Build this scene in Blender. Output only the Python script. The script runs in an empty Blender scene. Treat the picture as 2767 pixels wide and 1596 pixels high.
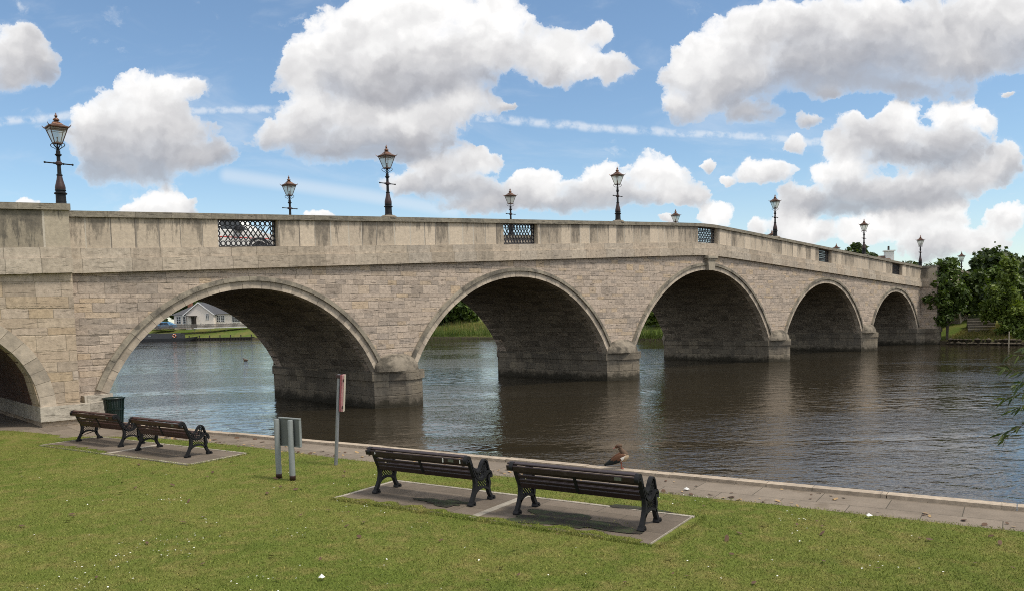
import bpy, bmesh, math, random
import numpy as np
from mathutils import Vector, Matrix
PI = math.pi
sc = bpy.context.scene
COL = sc.collection
# ------------------------------------------------------------------ camera
cam = bpy.data.cameras.new('camera')
cam_o = bpy.data.objects.new('camera', cam); COL.objects.link(cam_o)
pitch, roll = -0.06648, 0.02467
R0, U0, F0 = Vector((1,0,0)), Vector((0,-math.sin(pitch),math.cos(pitch))), Vector((0,math.cos(pitch),math.sin(pitch)))
rt = R0*math.cos(roll) - U0*math.sin(roll)
up = R0*math.sin(roll) + U0*math.cos(roll)
m3 = Matrix((rt, up, -F0)).transposed()
cam_o.matrix_world = Matrix.Translation((0,0,3.1365)) @ m3.to_4x4()
cam.sensor_fit = 'HORIZONTAL'; cam.sensor_width = 36; cam.lens = 27.843
cam.shift_y = 0.0702; cam.clip_start = 0.1; cam.clip_end = 6000
sc.camera = cam_o
sc.view_settings.view_transform = 'Standard'; sc.view_settings.look = 'None'
sc.view_settings.exposure = 0.22; sc.view_settings.gamma = 1; sc.view_settings.use_curve_mapping = False
sc.render.engine = 'CYCLES'
sc.cycles.use_denoising = False; sc.cycles.filter_width = 1.0
sc.cycles.max_bounces = 6; sc.cycles.diffuse_bounces = 2; sc.cycles.glossy_bounces = 3
sc.cycles.transmission_bounces = 4; sc.cycles.transparent_max_bounces = 8
sc.cycles.caustics_reflective = False; sc.cycles.caustics_refractive = False
# ------------------------------------------------------------------ sun
SUN_AZ, SUN_EL = math.radians(112), math.radians(60)   # azimuth clockwise from +Y
sd = Vector((math.sin(SUN_AZ)*math.cos(SUN_EL), math.cos(SUN_AZ)*math.cos(SUN_EL), math.sin(SUN_EL)))
sl = bpy.data.lights.new('sun', 'SUN'); sl.energy = 2.7; sl.angle = math.radians(12); sl.color = (1.0, 0.92, 0.81)
so = bpy.data.objects.new('sun', sl); COL.objects.link(so)
so.rotation_euler = sd.to_track_quat('Z', 'Y').to_euler()
# ------------------------------------------------------------------ node helpers
def nd(nt, typ, props=None, **ins):
    n = nt.nodes.new(typ)
    for k, v in (props or {}).items(): setattr(n, k, v)
    for k, v in ins.items():
        key = int(k[1:]) if k[0] == 'i' and k[1:].isdigit() else k.replace('_', ' ')
        s = n.inputs[key]
        if isinstance(v, bpy.types.NodeSocket): nt.links.new(v, s)
        else: s.default_value = v
    return n
def mth(nt, op, a, b=None, c=None, clamp=False):
    kw = {'i0': a}
    if b is not None: kw['i1'] = b
    if c is not None: kw['i2'] = c
    return nd(nt, 'ShaderNodeMath', {'operation': op, 'use_clamp': clamp}, **kw).outputs[0]
def vmt(nt, op, a, b=None, c=None, out=0):
    kw = {'i0': a}
    if b is not None: kw['i1'] = b
    if c is not None: kw['i2'] = c
    return nd(nt, 'ShaderNodeVectorMath', {'operation': op}, **kw).outputs[out]
def sstep(nt, x, a, b):
    return nd(nt, 'ShaderNodeMapRange', {'interpolation_type': 'SMOOTHSTEP'}, Value=x, From_Min=a, From_Max=b).outputs[0]
def lin(nt, x, a, b, c, d):
    return nd(nt, 'ShaderNodeMapRange', None, Value=x, From_Min=a, From_Max=b, To_Min=c, To_Max=d).outputs[0]
def mixc(nt, f, a, b, mode='MIX'):
    n = nt.nodes.new('ShaderNodeMix'); n.data_type = 'RGBA'; n.blend_type = mode
    for i, v in ((0, f), (6, a), (7, b)):
        if isinstance(v, bpy.types.NodeSocket): nt.links.new(v, n.inputs[i])
        elif i == 0: n.inputs[i].default_value = v
        else: n.inputs[i].default_value = (*v, 1) if len(v) == 3 else v
    return n.outputs[2]
def noise(nt, vec, scale, detail=4, rough=0.5, dist=0.0, dim='3D', col=False):
    n = nt.nodes.new('ShaderNodeTexNoise'); n.noise_dimensions = dim
    n.inputs['Scale'].default_value = scale; n.inputs['Detail'].default_value = detail
    n.inputs['Roughness'].default_value = rough; n.inputs['Distortion'].default_value = dist
    nt.links.new(vec, n.inputs['W' if dim == '1D' else 'Vector'])
    return n.outputs[1 if col else 0]
def ramp(nt, x, stops, interp='LINEAR'):
    n = nt.nodes.new('ShaderNodeValToRGB'); cr = n.color_ramp; cr.interpolation = interp
    while len(cr.elements) > 1: cr.elements.remove(cr.elements[-1])
    for i, (p, c) in enumerate(stops):
        e = cr.elements[0] if i == 0 else cr.elements.new(p)
        e.position = p; e.color = (*c, 1)
    nt.links.new(x, n.inputs[0]); return n.outputs[0]
# ------------------------------------------------------------------ world: sky with cumulus
PUFFS = [(-0.6005,0.3414,0.0435,0.0307,0.75),(-0.5715,0.3261,0.0231,0.0256,0.6),(-0.6101,0.3099,0.0307,0.0205,0.45),(-0.5916,0.3631,0.0205,0.0143,0.7),(-0.4312,0.286,0.0487,0.0307,0.95),(-0.3881,0.2947,0.0231,0.0164,0.9),(-0.4608,0.2497,0.0615,0.0359,0.75),(-0.4058,0.2435,0.0487,0.0359,0.7),(-0.5029,0.2186,0.0563,0.0307,0.5),(-0.4281,0.2044,0.0768,0.0256,0.3),(-0.3776,0.2056,0.0384,0.0205,0.35),(-0.4845,0.1883,0.0666,0.0195,0.15),(-0.511,0.251,0.0205,0.0205,0.85),(-0.4387,0.1473,0.0435,0.0256,1),(-0.4671,0.138,0.0282,0.0195,1),(-0.4083,0.149,0.0231,0.0195,1),(-0.6056,0.1499,0.041,0.0102,1),(-0.2344,0.1298,0.0195,0.0072,1),(-0.2493,0.3183,0.0333,0.0307,1),(-0.221,0.3372,0.041,0.0282,1),(-0.17,0.3651,0.0615,0.0384,1),(-0.0996,0.3804,0.082,0.0359,1.05),(-0.0054,0.3636,0.0512,0.0307,1.1),(-0.1214,0.325,0.0871,0.0384,0.8),(-0.1824,0.2996,0.082,0.0307,0.5),(-0.0314,0.3228,0.0871,0.0384,0.85),(0.0634,0.3132,0.0563,0.0307,0.9),(0.1283,0.3019,0.0384,0.0246,0.8),(0.114,0.3437,0.0231,0.0179,0.9),(-0.143,0.279,0.0563,0.0164,0.1),(-0.0775,0.2872,0.0666,0.0205,0.3),(-0.2527,0.2964,0.0282,0.0231,0.7),(-0.2491,0.2619,0.0256,0.0256,1),(-0.1942,0.2531,0.0563,0.0256,0.85),(-0.124,0.249,0.0717,0.0282,0.8),(-0.0584,0.2573,0.041,0.0246,0.85),(-0.2657,0.2277,0.0487,0.0215,0.6),(-0.1855,0.2183,0.0717,0.0205,0.35),(-0.1174,0.2192,0.0538,0.0215,0.35),(-0.2113,0.2016,0.0615,0.0123,0.1),(-0.1357,0.1998,0.041,0.0092,0.1),(-0.0908,0.1837,0.0435,0.0205,0.85),(-0.035,0.1923,0.0333,0.0195,0.9),(-0.132,0.1598,0.0333,0.0154,0.6),(-0.0612,0.1581,0.0666,0.0205,0.5),(0.0041,0.1415,0.0615,0.0184,0.4),(-0.0367,0.1325,0.0461,0.0123,0.6),(0.0475,0.1579,0.0307,0.0225,1.1),(0.0198,0.1636,0.0256,0.0154,0.9),(0.1058,0.1615,0.0282,0.0225,1.1),(0.1717,0.1724,0.0333,0.0266,1.1),(0.2019,0.1691,0.0282,0.0246,0.95),(0.1408,0.1407,0.0666,0.0164,0.45),(0.2118,0.1439,0.0359,0.0184,0.8),(0.2551,0.1788,0.0113,0.0092,0.9),(0.2371,0.1458,0.0113,0.0082,0.9),(0.0749,0.1348,0.041,0.0133,0.5),(0.3233,0.1687,0.0282,0.0164,1),(0.2828,0.1592,0.0113,0.0072,0.9),(0.2597,0.1167,0.0282,0.0174,1.1),(0.1962,0.1127,0.0143,0.0056,1),(0.3129,0.1038,0.0205,0.0133,0.9),(0.3561,0.1078,0.0333,0.0205,1.05),(0.3789,0.0897,0.0359,0.0184,0.9),(0.226,0.2995,0.0231,0.0256,1),(0.2537,0.316,0.0384,0.0282,0.95),(0.3038,0.3416,0.0461,0.0333,1),(0.3588,0.3549,0.0615,0.0307,0.85),(0.4437,0.348,0.0768,0.041,0.75),(0.4686,0.3571,0.0307,0.0205,1.1),(0.5437,0.3383,0.0871,0.041,0.7),(0.6186,0.3462,0.0666,0.0461,0.8),(0.2785,0.286,0.0666,0.0282,0.6),(0.3788,0.3032,0.0922,0.0333,0.35),(0.5041,0.3002,0.1025,0.0318,0.25),(0.5792,0.3032,0.0666,0.0282,0.6),(0.228,0.2503,0.0282,0.0184,0.6),(0.208,0.2582,0.0154,0.0143,0.8),(0.4039,0.2756,0.0973,0.0164,0),(0.4943,0.2685,0.0563,0.0113,0.1),(0.2533,0.267,0.041,0.0205,0.5),(0.3009,0.2412,0.0333,0.0154,0.3),(0.4015,0.2584,0.0282,0.0113,0.4),(0.3738,0.2295,0.0195,0.0087,0.6),(0.3562,0.2027,0.0195,0.0123,0.8),(0.62,0.2591,0.0128,0.0051,0.7),(0.4342,0.228,0.0231,0.0184,0.95),(0.4871,0.2317,0.0307,0.0215,1),(0.5524,0.239,0.0307,0.0184,1.1),(0.5928,0.2291,0.0215,0.0174,1),(0.4646,0.2075,0.0563,0.0231,0.7),(0.5453,0.2055,0.0563,0.0256,0.55),(0.4193,0.1912,0.0307,0.0174,0.8),(0.5052,0.1817,0.0768,0.0174,0.2),(0.6213,0.1814,0.0307,0.0256,0.9),(0.5912,0.1696,0.0359,0.0174,0.6),(0.3915,0.162,0.0256,0.0184,1.1),(0.4269,0.1662,0.0307,0.0164,1.1),(0.3713,0.135,0.0359,0.0164,0.6),(0.4549,0.1405,0.0768,0.0205,0.5),(0.5358,0.151,0.0615,0.0231,0.75),(0.5864,0.1548,0.0307,0.0205,0.9),(0.4296,0.1211,0.0768,0.0113,0.1),(0.5208,0.1289,0.0615,0.0143,0.25),(-0.1242,0.2416,0.0307,0.0154,0.95),(-0.3473,0.2049,0.0205,0.0133,0.3),(-0.0032,0.2535,0.0133,0.0067,0.6),(0.5464,0.1082,0.0384,0.0174,1.05),(0.4957,0.1019,0.0461,0.0184,1),(0.445,0.0906,0.0359,0.0164,0.95),(0.5315,0.0758,0.0717,0.0225,0.8),(0.6302,0.1062,0.0333,0.0225,1),(0.5926,0.0743,0.0512,0.0205,0.85)]
TRAIL = [(-0.75,0.245),(-0.6265,0.2528),(-0.5357,0.2585),(-0.3697,0.2613),(-0.2794,0.2592),(-0.0185,0.2425),(0.1271,0.2266),(0.3285,0.2108),(0.4091,0.2014)]
WISP = [(-0.3485,0.1815),(-0.1778,0.1524),(-0.0671,0.1297)]
def polyline_d(nt, P, pts):
    best = None
    for (a, b) in zip(pts[:-1], pts[1:]):
        dx, dy = b[0]-a[0], b[1]-a[1]; L2 = dx*dx+dy*dy
        ap = vmt(nt, 'SUBTRACT', P, (a[0], a[1], 0))
        h = mth(nt, 'MULTIPLY', vmt(nt, 'DOT_PRODUCT', ap, (dx, dy, 0), out=1), 1/L2, clamp=True)
        cl = vmt(nt, 'SUBTRACT', ap, vmt(nt, 'SCALE', (dx, dy, 0), (0,0,0)) if False else nd(nt, 'ShaderNodeCombineXYZ', None, X=mth(nt,'MULTIPLY',h,dx), Y=mth(nt,'MULTIPLY',h,dy), Z=mth(nt,'MULTIPLY',h,0.0)).outputs[0])
        l = vmt(nt, 'LENGTH', vmt(nt, 'MULTIPLY', cl, (1,1,0)), out=1)
        best = l if best is None else mth(nt, 'MINIMUM', best, l)
    return best
def build_world():
    w = bpy.data.worlds.new('World'); sc.world = w; w.use_nodes = True
    nt = w.node_tree; nt.nodes.clear()
    d = nd(nt, 'ShaderNodeTexCoord').outputs['Generated']
    s = nd(nt, 'ShaderNodeSeparateXYZ', None, Vector=d)
    sky = nd(nt, 'ShaderNodeTexSky', {'sky_type': 'NISHITA', 'sun_disc': False, 'sun_elevation': SUN_EL, 'sun_rotation': SUN_AZ,
             'altitude': 50, 'air_density': 1.0, 'dust_density': 0.3, 'ozone_density': 1.4}).outputs[0]
    yy = mth(nt, 'MAXIMUM', s.outputs[1], 0.05)
    P = nd(nt, 'ShaderNodeCombineXYZ', None, X=mth(nt, 'DIVIDE', s.outputs[0], yy), Y=mth(nt, 'DIVIDE', s.outputs[2], yy), Z=0.0).outputs[0]
    w1 = vmt(nt, 'SUBTRACT', noise(nt, P, 8, 2, 0.5, col=True), (0.5, 0.5, 0.5))
    w2 = vmt(nt, 'SUBTRACT', noise(nt, P, 34, 6, 0.66, col=True), (0.5, 0.5, 0.5))
    Pw = vmt(nt, 'MULTIPLY_ADD', w2, (0.034, 0.026, 0), vmt(nt, 'MULTIPLY_ADD', w1, (0.055, 0.035, 0), P))
    aw = al = ag = asw = None
    for (u, v, rx, ry, L) in PUFFS:
        q = vmt(nt, 'MULTIPLY_ADD', Pw, (1/rx, 1/ry, 0), (-u/rx, -v/ry, 0))
        r2 = vmt(nt, 'DOT_PRODUCT', q, q, out=1)
        wt = mth(nt, 'POWER', 0.1, r2); ws = mth(nt, 'POWER', 0.30, r2)
        g = vmt(nt, 'DOT_PRODUCT', q, (-0.06, 0.34, 0), out=1)
        aw = wt if aw is None else mth(nt, 'ADD', aw, wt)
        asw = ws if asw is None else mth(nt, 'ADD', asw, ws)
        al = mth(nt, 'MULTIPLY', ws, L) if al is None else mth(nt, 'MULTIPLY_ADD', ws, L, al)
        ag = mth(nt, 'MULTIPLY', ws, g) if ag is None else mth(nt, 'MULTIPLY_ADD', ws, g, ag)
    aw = mth(nt, 'ADD', aw, 1e-9)
    F = mth(nt, 'MULTIPLY', mth(nt, 'LOGARITHM', aw, 10.0), -1.0)      # about r squared: 0 deep inside, 1 at the rim
    n3 = noise(nt, Pw, 22, 9, 0.62)
    n3b = noise(nt, vmt(nt, 'ADD', Pw, (-0.003, 0.008, 0)), 22, 9, 0.62)
    n4 = noise(nt, Pw, 11, 3, 0.55)
    n4b = noise(nt, vmt(nt, 'ADD', Pw, (-0.012, 0.026, 0)), 11, 3, 0.55)
    sh0 = mth(nt, 'DIVIDE', mth(nt, 'ADD', al, ag), mth(nt, 'ADD', asw, 1e-9))
    Fn = mth(nt, 'MULTIPLY_ADD', mth(nt, 'ADD', mth(nt, 'MULTIPLY_ADD', n3, 3.2, -1.6), mth(nt, 'MULTIPLY_ADD', n4, 1.6, -0.8)), lin(nt, F, 0.05, 0.75, 0.30, 1.0), F)
    rel = mth(nt, 'MULTIPLY_ADD', mth(nt, 'SUBTRACT', n3, n3b), 0.45, mth(nt, 'MULTIPLY', mth(nt, 'SUBTRACT', n4, n4b), 1.1))
    thin = mth(nt, 'MULTIPLY', sstep(nt, Fn, 0.1, 1.1), 0.16)
    sh = mth(nt, 'ADD', mth(nt, 'ADD', sh0, rel), mth(nt, 'SUBTRACT', thin, 0.17))
    # optical depth: dense lit heads, frayed see-through margins and bases
    dep = mth(nt, 'MAXIMUM', mth(nt, 'SUBTRACT', 0.92, Fn), 0.0)
    kk = lin(nt, mth(nt, 'ADD', sh0, mth(nt, 'MULTIPLY_ADD', n4, 1.6, -0.8)), 0.10, 0.95, 1.8, 6.5)
    al_ = mth(nt, 'SUBTRACT', 1.0, mth(nt, 'POWER', 2.718, mth(nt, 'MULTIPLY', mth(nt, 'MULTIPLY', dep, kk), -1.0)))
    # thin cirrus veil and two vapour trails
    nv = noise(nt, vmt(nt, 'MULTIPLY', P, (5, 14, 1)), 1.0, 6, 0.6, 0.6)
    nw = noise(nt, vmt(nt, 'MULTIPLY', Pw, (11, 17, 1)), 1.0, 7, 0.62, 0.4)
    veil = mth(nt, 'MAXIMUM', mth(nt, 'MULTIPLY', sstep(nt, nv, 0.48, 0.80), 0.35), mth(nt, 'MULTIPLY', sstep(nt, nw, 0.60, 0.76), 0.55))
    nt_ = noise(nt, P, 60, 4, 0.6)
    fr = mth(nt, 'MULTIPLY', sstep(nt, mth(nt, 'SUBTRACT', 2.6, mth(nt, 'ADD', F, mth(nt, 'MULTIPLY', n3, 2.6))), 0.0, 1.0), sstep(nt, nv, 0.36, 0.62))
    veil = mth(nt, 'MAXIMUM', veil, mth(nt, 'MULTIPLY', fr, 0.55))
    td = polyline_d(nt, Pw if False else vmt(nt, 'MULTIPLY_ADD', w2, (0.008, 0.008, 0), P), TRAIL)
    tr = mth(nt, 'MULTIPLY', mth(nt, 'SUBTRACT', 1.0, sstep(nt, td, 0.001, 0.0075)), sstep(nt, nt_, 0.30, 0.62))
    wd = polyline_d(nt, P, WISP)
    wi = mth(nt, 'MULTIPLY', mth(nt, 'SUBTRACT', 1.0, sstep(nt, wd, 0.001, 0.014)), 0.40)
    veil = mth(nt, 'MAXIMUM', veil, mth(nt, 'MAXIMUM', mth(nt, 'MULTIPLY', tr, 0.62), wi))
    hz = mth(nt, 'MULTIPLY', mth(nt, 'SUBTRACT', 1.0, sstep(nt, nd(nt, 'ShaderNodeSeparateXYZ', None, Vector=P).outputs[1], 0.0, 0.20)), 0.25)
    ccol = ramp(nt, sh, [(0.0, (0.32, 0.32, 0.345)), (0.3, (0.46, 0.46, 0.48)), (0.6, (0.64, 0.635, 0.64)), (0.85, (0.79, 0.785, 0.78)), (1.0, (0.89, 0.88, 0.87))])
    cover = mth(nt, 'MAXIMUM', al_, mth(nt, 'MAXIMUM', veil, hz))
    front = mixc(nt, al_, (0.74, 0.77, 0.81), ccol)
    # ---- the rest of the sky: broken cloud from plain noise on a flat layer
    zz = mth(nt, 'MAXIMUM', s.outputs[2], 0.06)
    Q = nd(nt, 'ShaderNodeCombineXYZ', None, X=mth(nt, 'DIVIDE', s.outputs[0], zz), Y=mth(nt, 'DIVIDE', s.outputs[1], zz), Z=0.0).outputs[0]
    nb = noise(nt, Q, 0.9, 5, 0.55)
    ab = sstep(nt, nb, 0.36, 0.54)
    cb = ramp(nt, nb, [(0.40, (1.12, 1.11, 1.10)), (0.75, (0.62, 0.62, 0.65))])
    # ahead and below about 26 degrees the cumulus, elsewhere the layer
    fy = sstep(nt, s.outputs[1], 0.45, 0.62)
    fz = mth(nt, 'SUBTRACT', 1.0, sstep(nt, nd(nt, 'ShaderNodeSeparateXYZ', None, Vector=P).outputs[1], 0.42, 0.60))
    ff = mth(nt, 'MULTIPLY', fy, fz)
    bg_sky = nd(nt, 'ShaderNodeBackground', None, Color=mixc(nt, 1.0, sky, (0.90, 0.98, 1.0), 'MULTIPLY'), Strength=0.125).outputs[0]
    bg_c = nd(nt, 'ShaderNodeBackground', None, Color=front, Strength=1.0).outputs[0]
    bg_b = nd(nt, 'ShaderNodeBackground', None, Color=cb, Strength=1.0).outputs[0]
    def mixs(f, a, b):
        n = nt.nodes.new('ShaderNodeMixShader')
        nt.links.new(f, n.inputs[0]); nt.links.new(a, n.inputs[1]); nt.links.new(b, n.inputs[2]); return n.outputs[0]
    ahead = mixs(cover, bg_sky, bg_c)
    rest = mixs(ab, bg_sky, bg_b)
    tot = mixs(ff, rest, ahead)
    out = nt.nodes.new('ShaderNodeOutputWorld'); nt.links.new(tot, out.inputs['Surface'])
    w.cycles.sampling_method = 'MANUAL'; w.cycles.sample_map_resolution = 512
build_world()
# ------------------------------------------------------------------ object helpers
def tag(o, label=None, cat=None, group=None, kind=None):
    if label: o['label'] = label
    if cat: o['category'] = cat
    if group: o['group'] = group
    if kind: o['kind'] = kind
    return o
def empty(name, loc=(0,0,0), rz=0.0, label=None, cat=None, group=None):
    o = bpy.data.objects.new(name, None); COL.objects.link(o)
    o.location = loc; o.rotation_euler = (0,0,rz)
    return tag(o, label, cat, group)
def mesh(name, V, F, mat, parent=None, uvf=None, uvs=None, tone=None, smooth=False, mi=None):
    me = bpy.data.meshes.new(name)
    me.from_pydata([tuple(v) for v in V], [], F)
    for m in (mat if isinstance(mat, (list, tuple)) else [mat]): me.materials.append(m)
    if mi is not None: me.polygons.foreach_set('material_index', mi)
    if uvs is not None or uvf is not None:
        ul = me.uv_layers.new(name='UVMap').data
        for p in me.polygons:
            for li in p.loop_indices:
                vi = me.loops[li].vertex_index
                ul[li].uv = uvs[vi] if uvs is not None else uvf(me.vertices[vi].co, p.normal)
    if tone is not None:
        a = me.attributes.new('tone', 'FLOAT', 'FACE'); a.data.foreach_set('value', tone)
    if smooth: me.polygons.foreach_set('use_smooth', [True]*len(me.polygons))
    me.update()
    o = bpy.data.objects.new(name, me); COL.objects.link(o)
    if parent: o.parent = parent
    return o
def boxuv(co, n):
    if abs(n.z) > 0.7: return (co.x, co.y)
    if abs(n.y) >= abs(n.x): return (co.x, co.z)
    return (co.y+3.3, co.z)
class MB:
    """collects simple shapes into one mesh"""
    def __init__(s): s.V, s.F, s.M = [], [], []
    def add(s, V, F, m=0):
        b = len(s.V); s.V += [tuple(v) for v in V]; s.F += [tuple(i+b for i in f) for f in F]; s.M += [m]*len(F)
    def box(s, x0, x1, y0, y1, z0, z1, m=0, bev=0.0):
        if bev <= 0:
            V = [(x,y,z) for z in (z0,z1) for y in (y0,y1) for x in (x0,x1)]
            s.add(V, [(0,2,3,1),(4,5,7,6),(0,1,5,4),(2,6,7,3),(0,4,6,2),(1,3,7,5)], m); return
        b = bev; V = []; idx = {}
        for ix,(xa,sx) in enumerate(((x0,1),(x1,-1))):
            for iy,(ya,sy) in enumerate(((y0,1),(y1,-1))):
                for iz,(za,sz) in enumerate(((z0,1),(z1,-1))):
                    for k in range(3):
                        idx[(ix,iy,iz,k)] = len(V)
                        V.append((xa+(0 if k==0 else sx*b), ya+(0 if k==1 else sy*b), za+(0 if k==2 else sz*b)))
        F = []
        g = lambda a,bb,c,k: idx[(a,bb,c,k)]
        for a in (0,1):
            q = [g(a,0,0,0), g(a,1,0,0), g(a,1,1,0), g(a,0,1,0)]; F.append(q[::-1] if a==0 else q)
            q = [g(0,a,0,1), g(1,a,0,1), g(1,a,1,1), g(0,a,1,1)]; F.append(q if a==0 else q[::-1])
            q = [g(0,0,a,2), g(1,0,a,2), g(1,1,a,2), g(0,1,a,2)]; F.append(q[::-1] if a==0 else q)
        for a in (0,1):
            for c in (0,1):
                F.append([g(a,c,0,0), g(a,c,1,0), g(a,c,1,1), g(a,c,0,1)])
                F.append([g(a,0,c,0), g(a,1,c,0), g(a,1,c,2), g(a,0,c,2)])
                F.append([g(0,a,c,1), g(1,a,c,1), g(1,a,c,2), g(0,a,c,2)])
                for e in (0,1): F.append([g(a,c,e,0), g(a,c,e,1), g(a,c,e,2)])
        s.add(V, F, m)
    def tube(s, pts, r, n=8, m=0, cap=True, flat=1.0):
        pts = [Vector(p) for p in pts]; rs = r if isinstance(r, (list,tuple)) else [r]*len(pts)
        b = len(s.V); prev = None
        for i, p in enumerate(pts):
            t = (pts[min(i+1,len(pts)-1)]-pts[max(i-1,0)]).normalized()
            if prev is None:
                a = Vector((0,0,1)) if abs(t.z) < 0.9 else Vector((1,0,0))
                u = t.cross(a).normalized()
            else: u = (prev - t*prev.dot(t)).normalized()
            prev = u; v = t.cross(u)
            for k in range(n):
                q = 2*PI*k/n; s.V.append(tuple(p + u*math.cos(q)*rs[i] + v*math.sin(q)*rs[i]*flat))
        for i in range(len(pts)-1):
            for k in range(n):
                a0 = b+i*n+k; a1 = b+i*n+(k+1)%n
                s.F.append((a0,a1,a1+n,a0+n)); s.M.append(m)
        if cap:
            s.F.append(tuple(b+k for k in range(n))[::-1]); s.M.append(m)
            e = b+(len(pts)-1)*n; s.F.append(tuple(e+k for k in range(n))); s.M.append(m)
    def lathe(s, prof, n=16, c=(0,0,0), m=0, rot=0.0):
        b = len(s.V)
        for (r, z) in prof:
            for k in range(n):
                q = 2*PI*k/n+rot; s.V.append((c[0]+r*math.cos(q), c[1]+r*math.sin(q), c[2]+z))
        for i in range(len(prof)-1):
            for k in range(n):
                a0 = b+i*n+k; a1 = b+i*n+(k+1)%n
                s.F.append((a0,a1,a1+n,a0+n)); s.M.append(m)
        s.F.append(tuple(b+k for k in range(n))[::-1]); s.M.append(m)
        e = b+(len(prof)-1)*n; s.F.append(tuple(e+k for k in range(n))); s.M.append(m)
    def bar(s, pts, w, x0, x1, m=0):
        """flat bar following (y,z) points, width w in its plane, extruded from x0 to x1"""
        P = [Vector((0,p[0],p[1])) for p in pts]; ws = w if isinstance(w,(list,tuple)) else [w]*len(P)
        b = len(s.V)
        for i, p in enumerate(P):
            t = (P[min(i+1,len(P)-1)]-P[max(i-1,0)]).normalized(); nn = Vector((0,-t.z,t.y))
            for x in (x0,x1):
                for sg in (-1,1):
                    q = p+nn*(sg*ws[i]/2); s.V.append((x,q.y,q.z))
        for i in range(len(P)-1):
            o = b+4*i
            for (a,c) in ((0,1),(1,3),(3,2),(2,0)): s.F.append((o+a,o+c,o+4+c,o+4+a)); s.M.append(m)
        s.F.append((b+2,b+3,b+1,b)); s.M.append(m); e = b+4*(len(P)-1); s.F.append((e,e+1,e+3,e+2)); s.M.append(m)
    def build(s, name, mat, parent=None, smooth=False, uvf=None):
        return mesh(name, s.V, s.F, mat, parent, uvf=uvf, smooth=smooth, mi=s.M)
def bezier(pts, n=8):
    """Catmull-Rom through the points"""
    P = [Vector((*p, 0)) if len(p)==2 else Vector(p) for p in pts]; out = []
    for i in range(len(P)-1):
        p0, p1, p2, p3 = P[max(i-1,0)], P[i], P[i+1], P[min(i+2,len(P)-1)]
        for k in range(n):
            t = k/n
            out.append(0.5*((2*p1)+(p2-p0)*t+(2*p0-5*p1+4*p2-p3)*t*t+(3*p1-p0-3*p2+p3)*t*t*t))
    out.append(P[-1]); return [tuple(q[:len(pts[0])]) for q in out]
def weld_smooth(o, ang=0.6):
    bm = bmesh.new(); bm.from_mesh(o.data); bmesh.ops.remove_doubles(bm, verts=bm.verts, dist=1e-5)
    bmesh.ops.recalc_face_normals(bm, faces=bm.faces); bm.to_mesh(o.data); bm.free()
    o.data.polygons.foreach_set('use_smooth', [True]*len(o.data.polygons))
    o.data.set_sharp_from_angle(angle=ang); return o
def children(o): return [c for c in list(COL.objects) if c.parent is o]
def copy_tree(o, parent=None):
    c = o.copy(); COL.objects.link(c)
    if parent: c.parent = parent; c.matrix_parent_inverse = o.matrix_parent_inverse.copy()
    for ch in children(o): copy_tree(ch, c)
    return c
# ------------------------------------------------------------------ materials
def mat_new(name):
    m = bpy.data.materials.new(name); m.use_nodes = True; nt = m.node_tree; nt.nodes.clear()
    b = nt.nodes.new('ShaderNodeBsdfPrincipled'); o = nt.nodes.new('ShaderNodeOutputMaterial')
    nt.links.new(b.outputs[0], o.inputs[0]); return m, nt, b
def setc(nt, b, col=None, rough=None, bump=None, strength=0.3, dist=0.02, metal=None, spec=None):
    for k, v in (('Base Color', col), ('Roughness', rough), ('Metallic', metal), ('Specular IOR Level', spec)):
        if v is None: continue
        if isinstance(v, bpy.types.NodeSocket): nt.links.new(v, b.inputs[k])
        else: b.inputs[k].default_value = (*v, 1) if isinstance(v, tuple) and len(v) == 3 else v
    if bump is not None:
        bp_ = nd(nt, 'ShaderNodeBump', None, Height=bump, Strength=strength, Distance=dist)
        nt.links.new(bp_.outputs[0], b.inputs['Normal'])
def objco(nt): return nd(nt, 'ShaderNodeTexCoord').outputs['Object']
def plain(name, c, rough=0.6, metal=0.0, var=0.25, scale=6.0, bump=0.15, spec=0.5):
    m, nt, b = mat_new(name); co = objco(nt)
    n = noise(nt, co, scale, 5, 0.6)
    col = mixc(nt, n, tuple(x*(1-var) for x in c), tuple(min(1,x*(1+var)) for x in c))
    setc(nt, b, col, rough, noise(nt, co, scale*6, 3) if bump else None, bump, 0.01, metal, spec); return m
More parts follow.
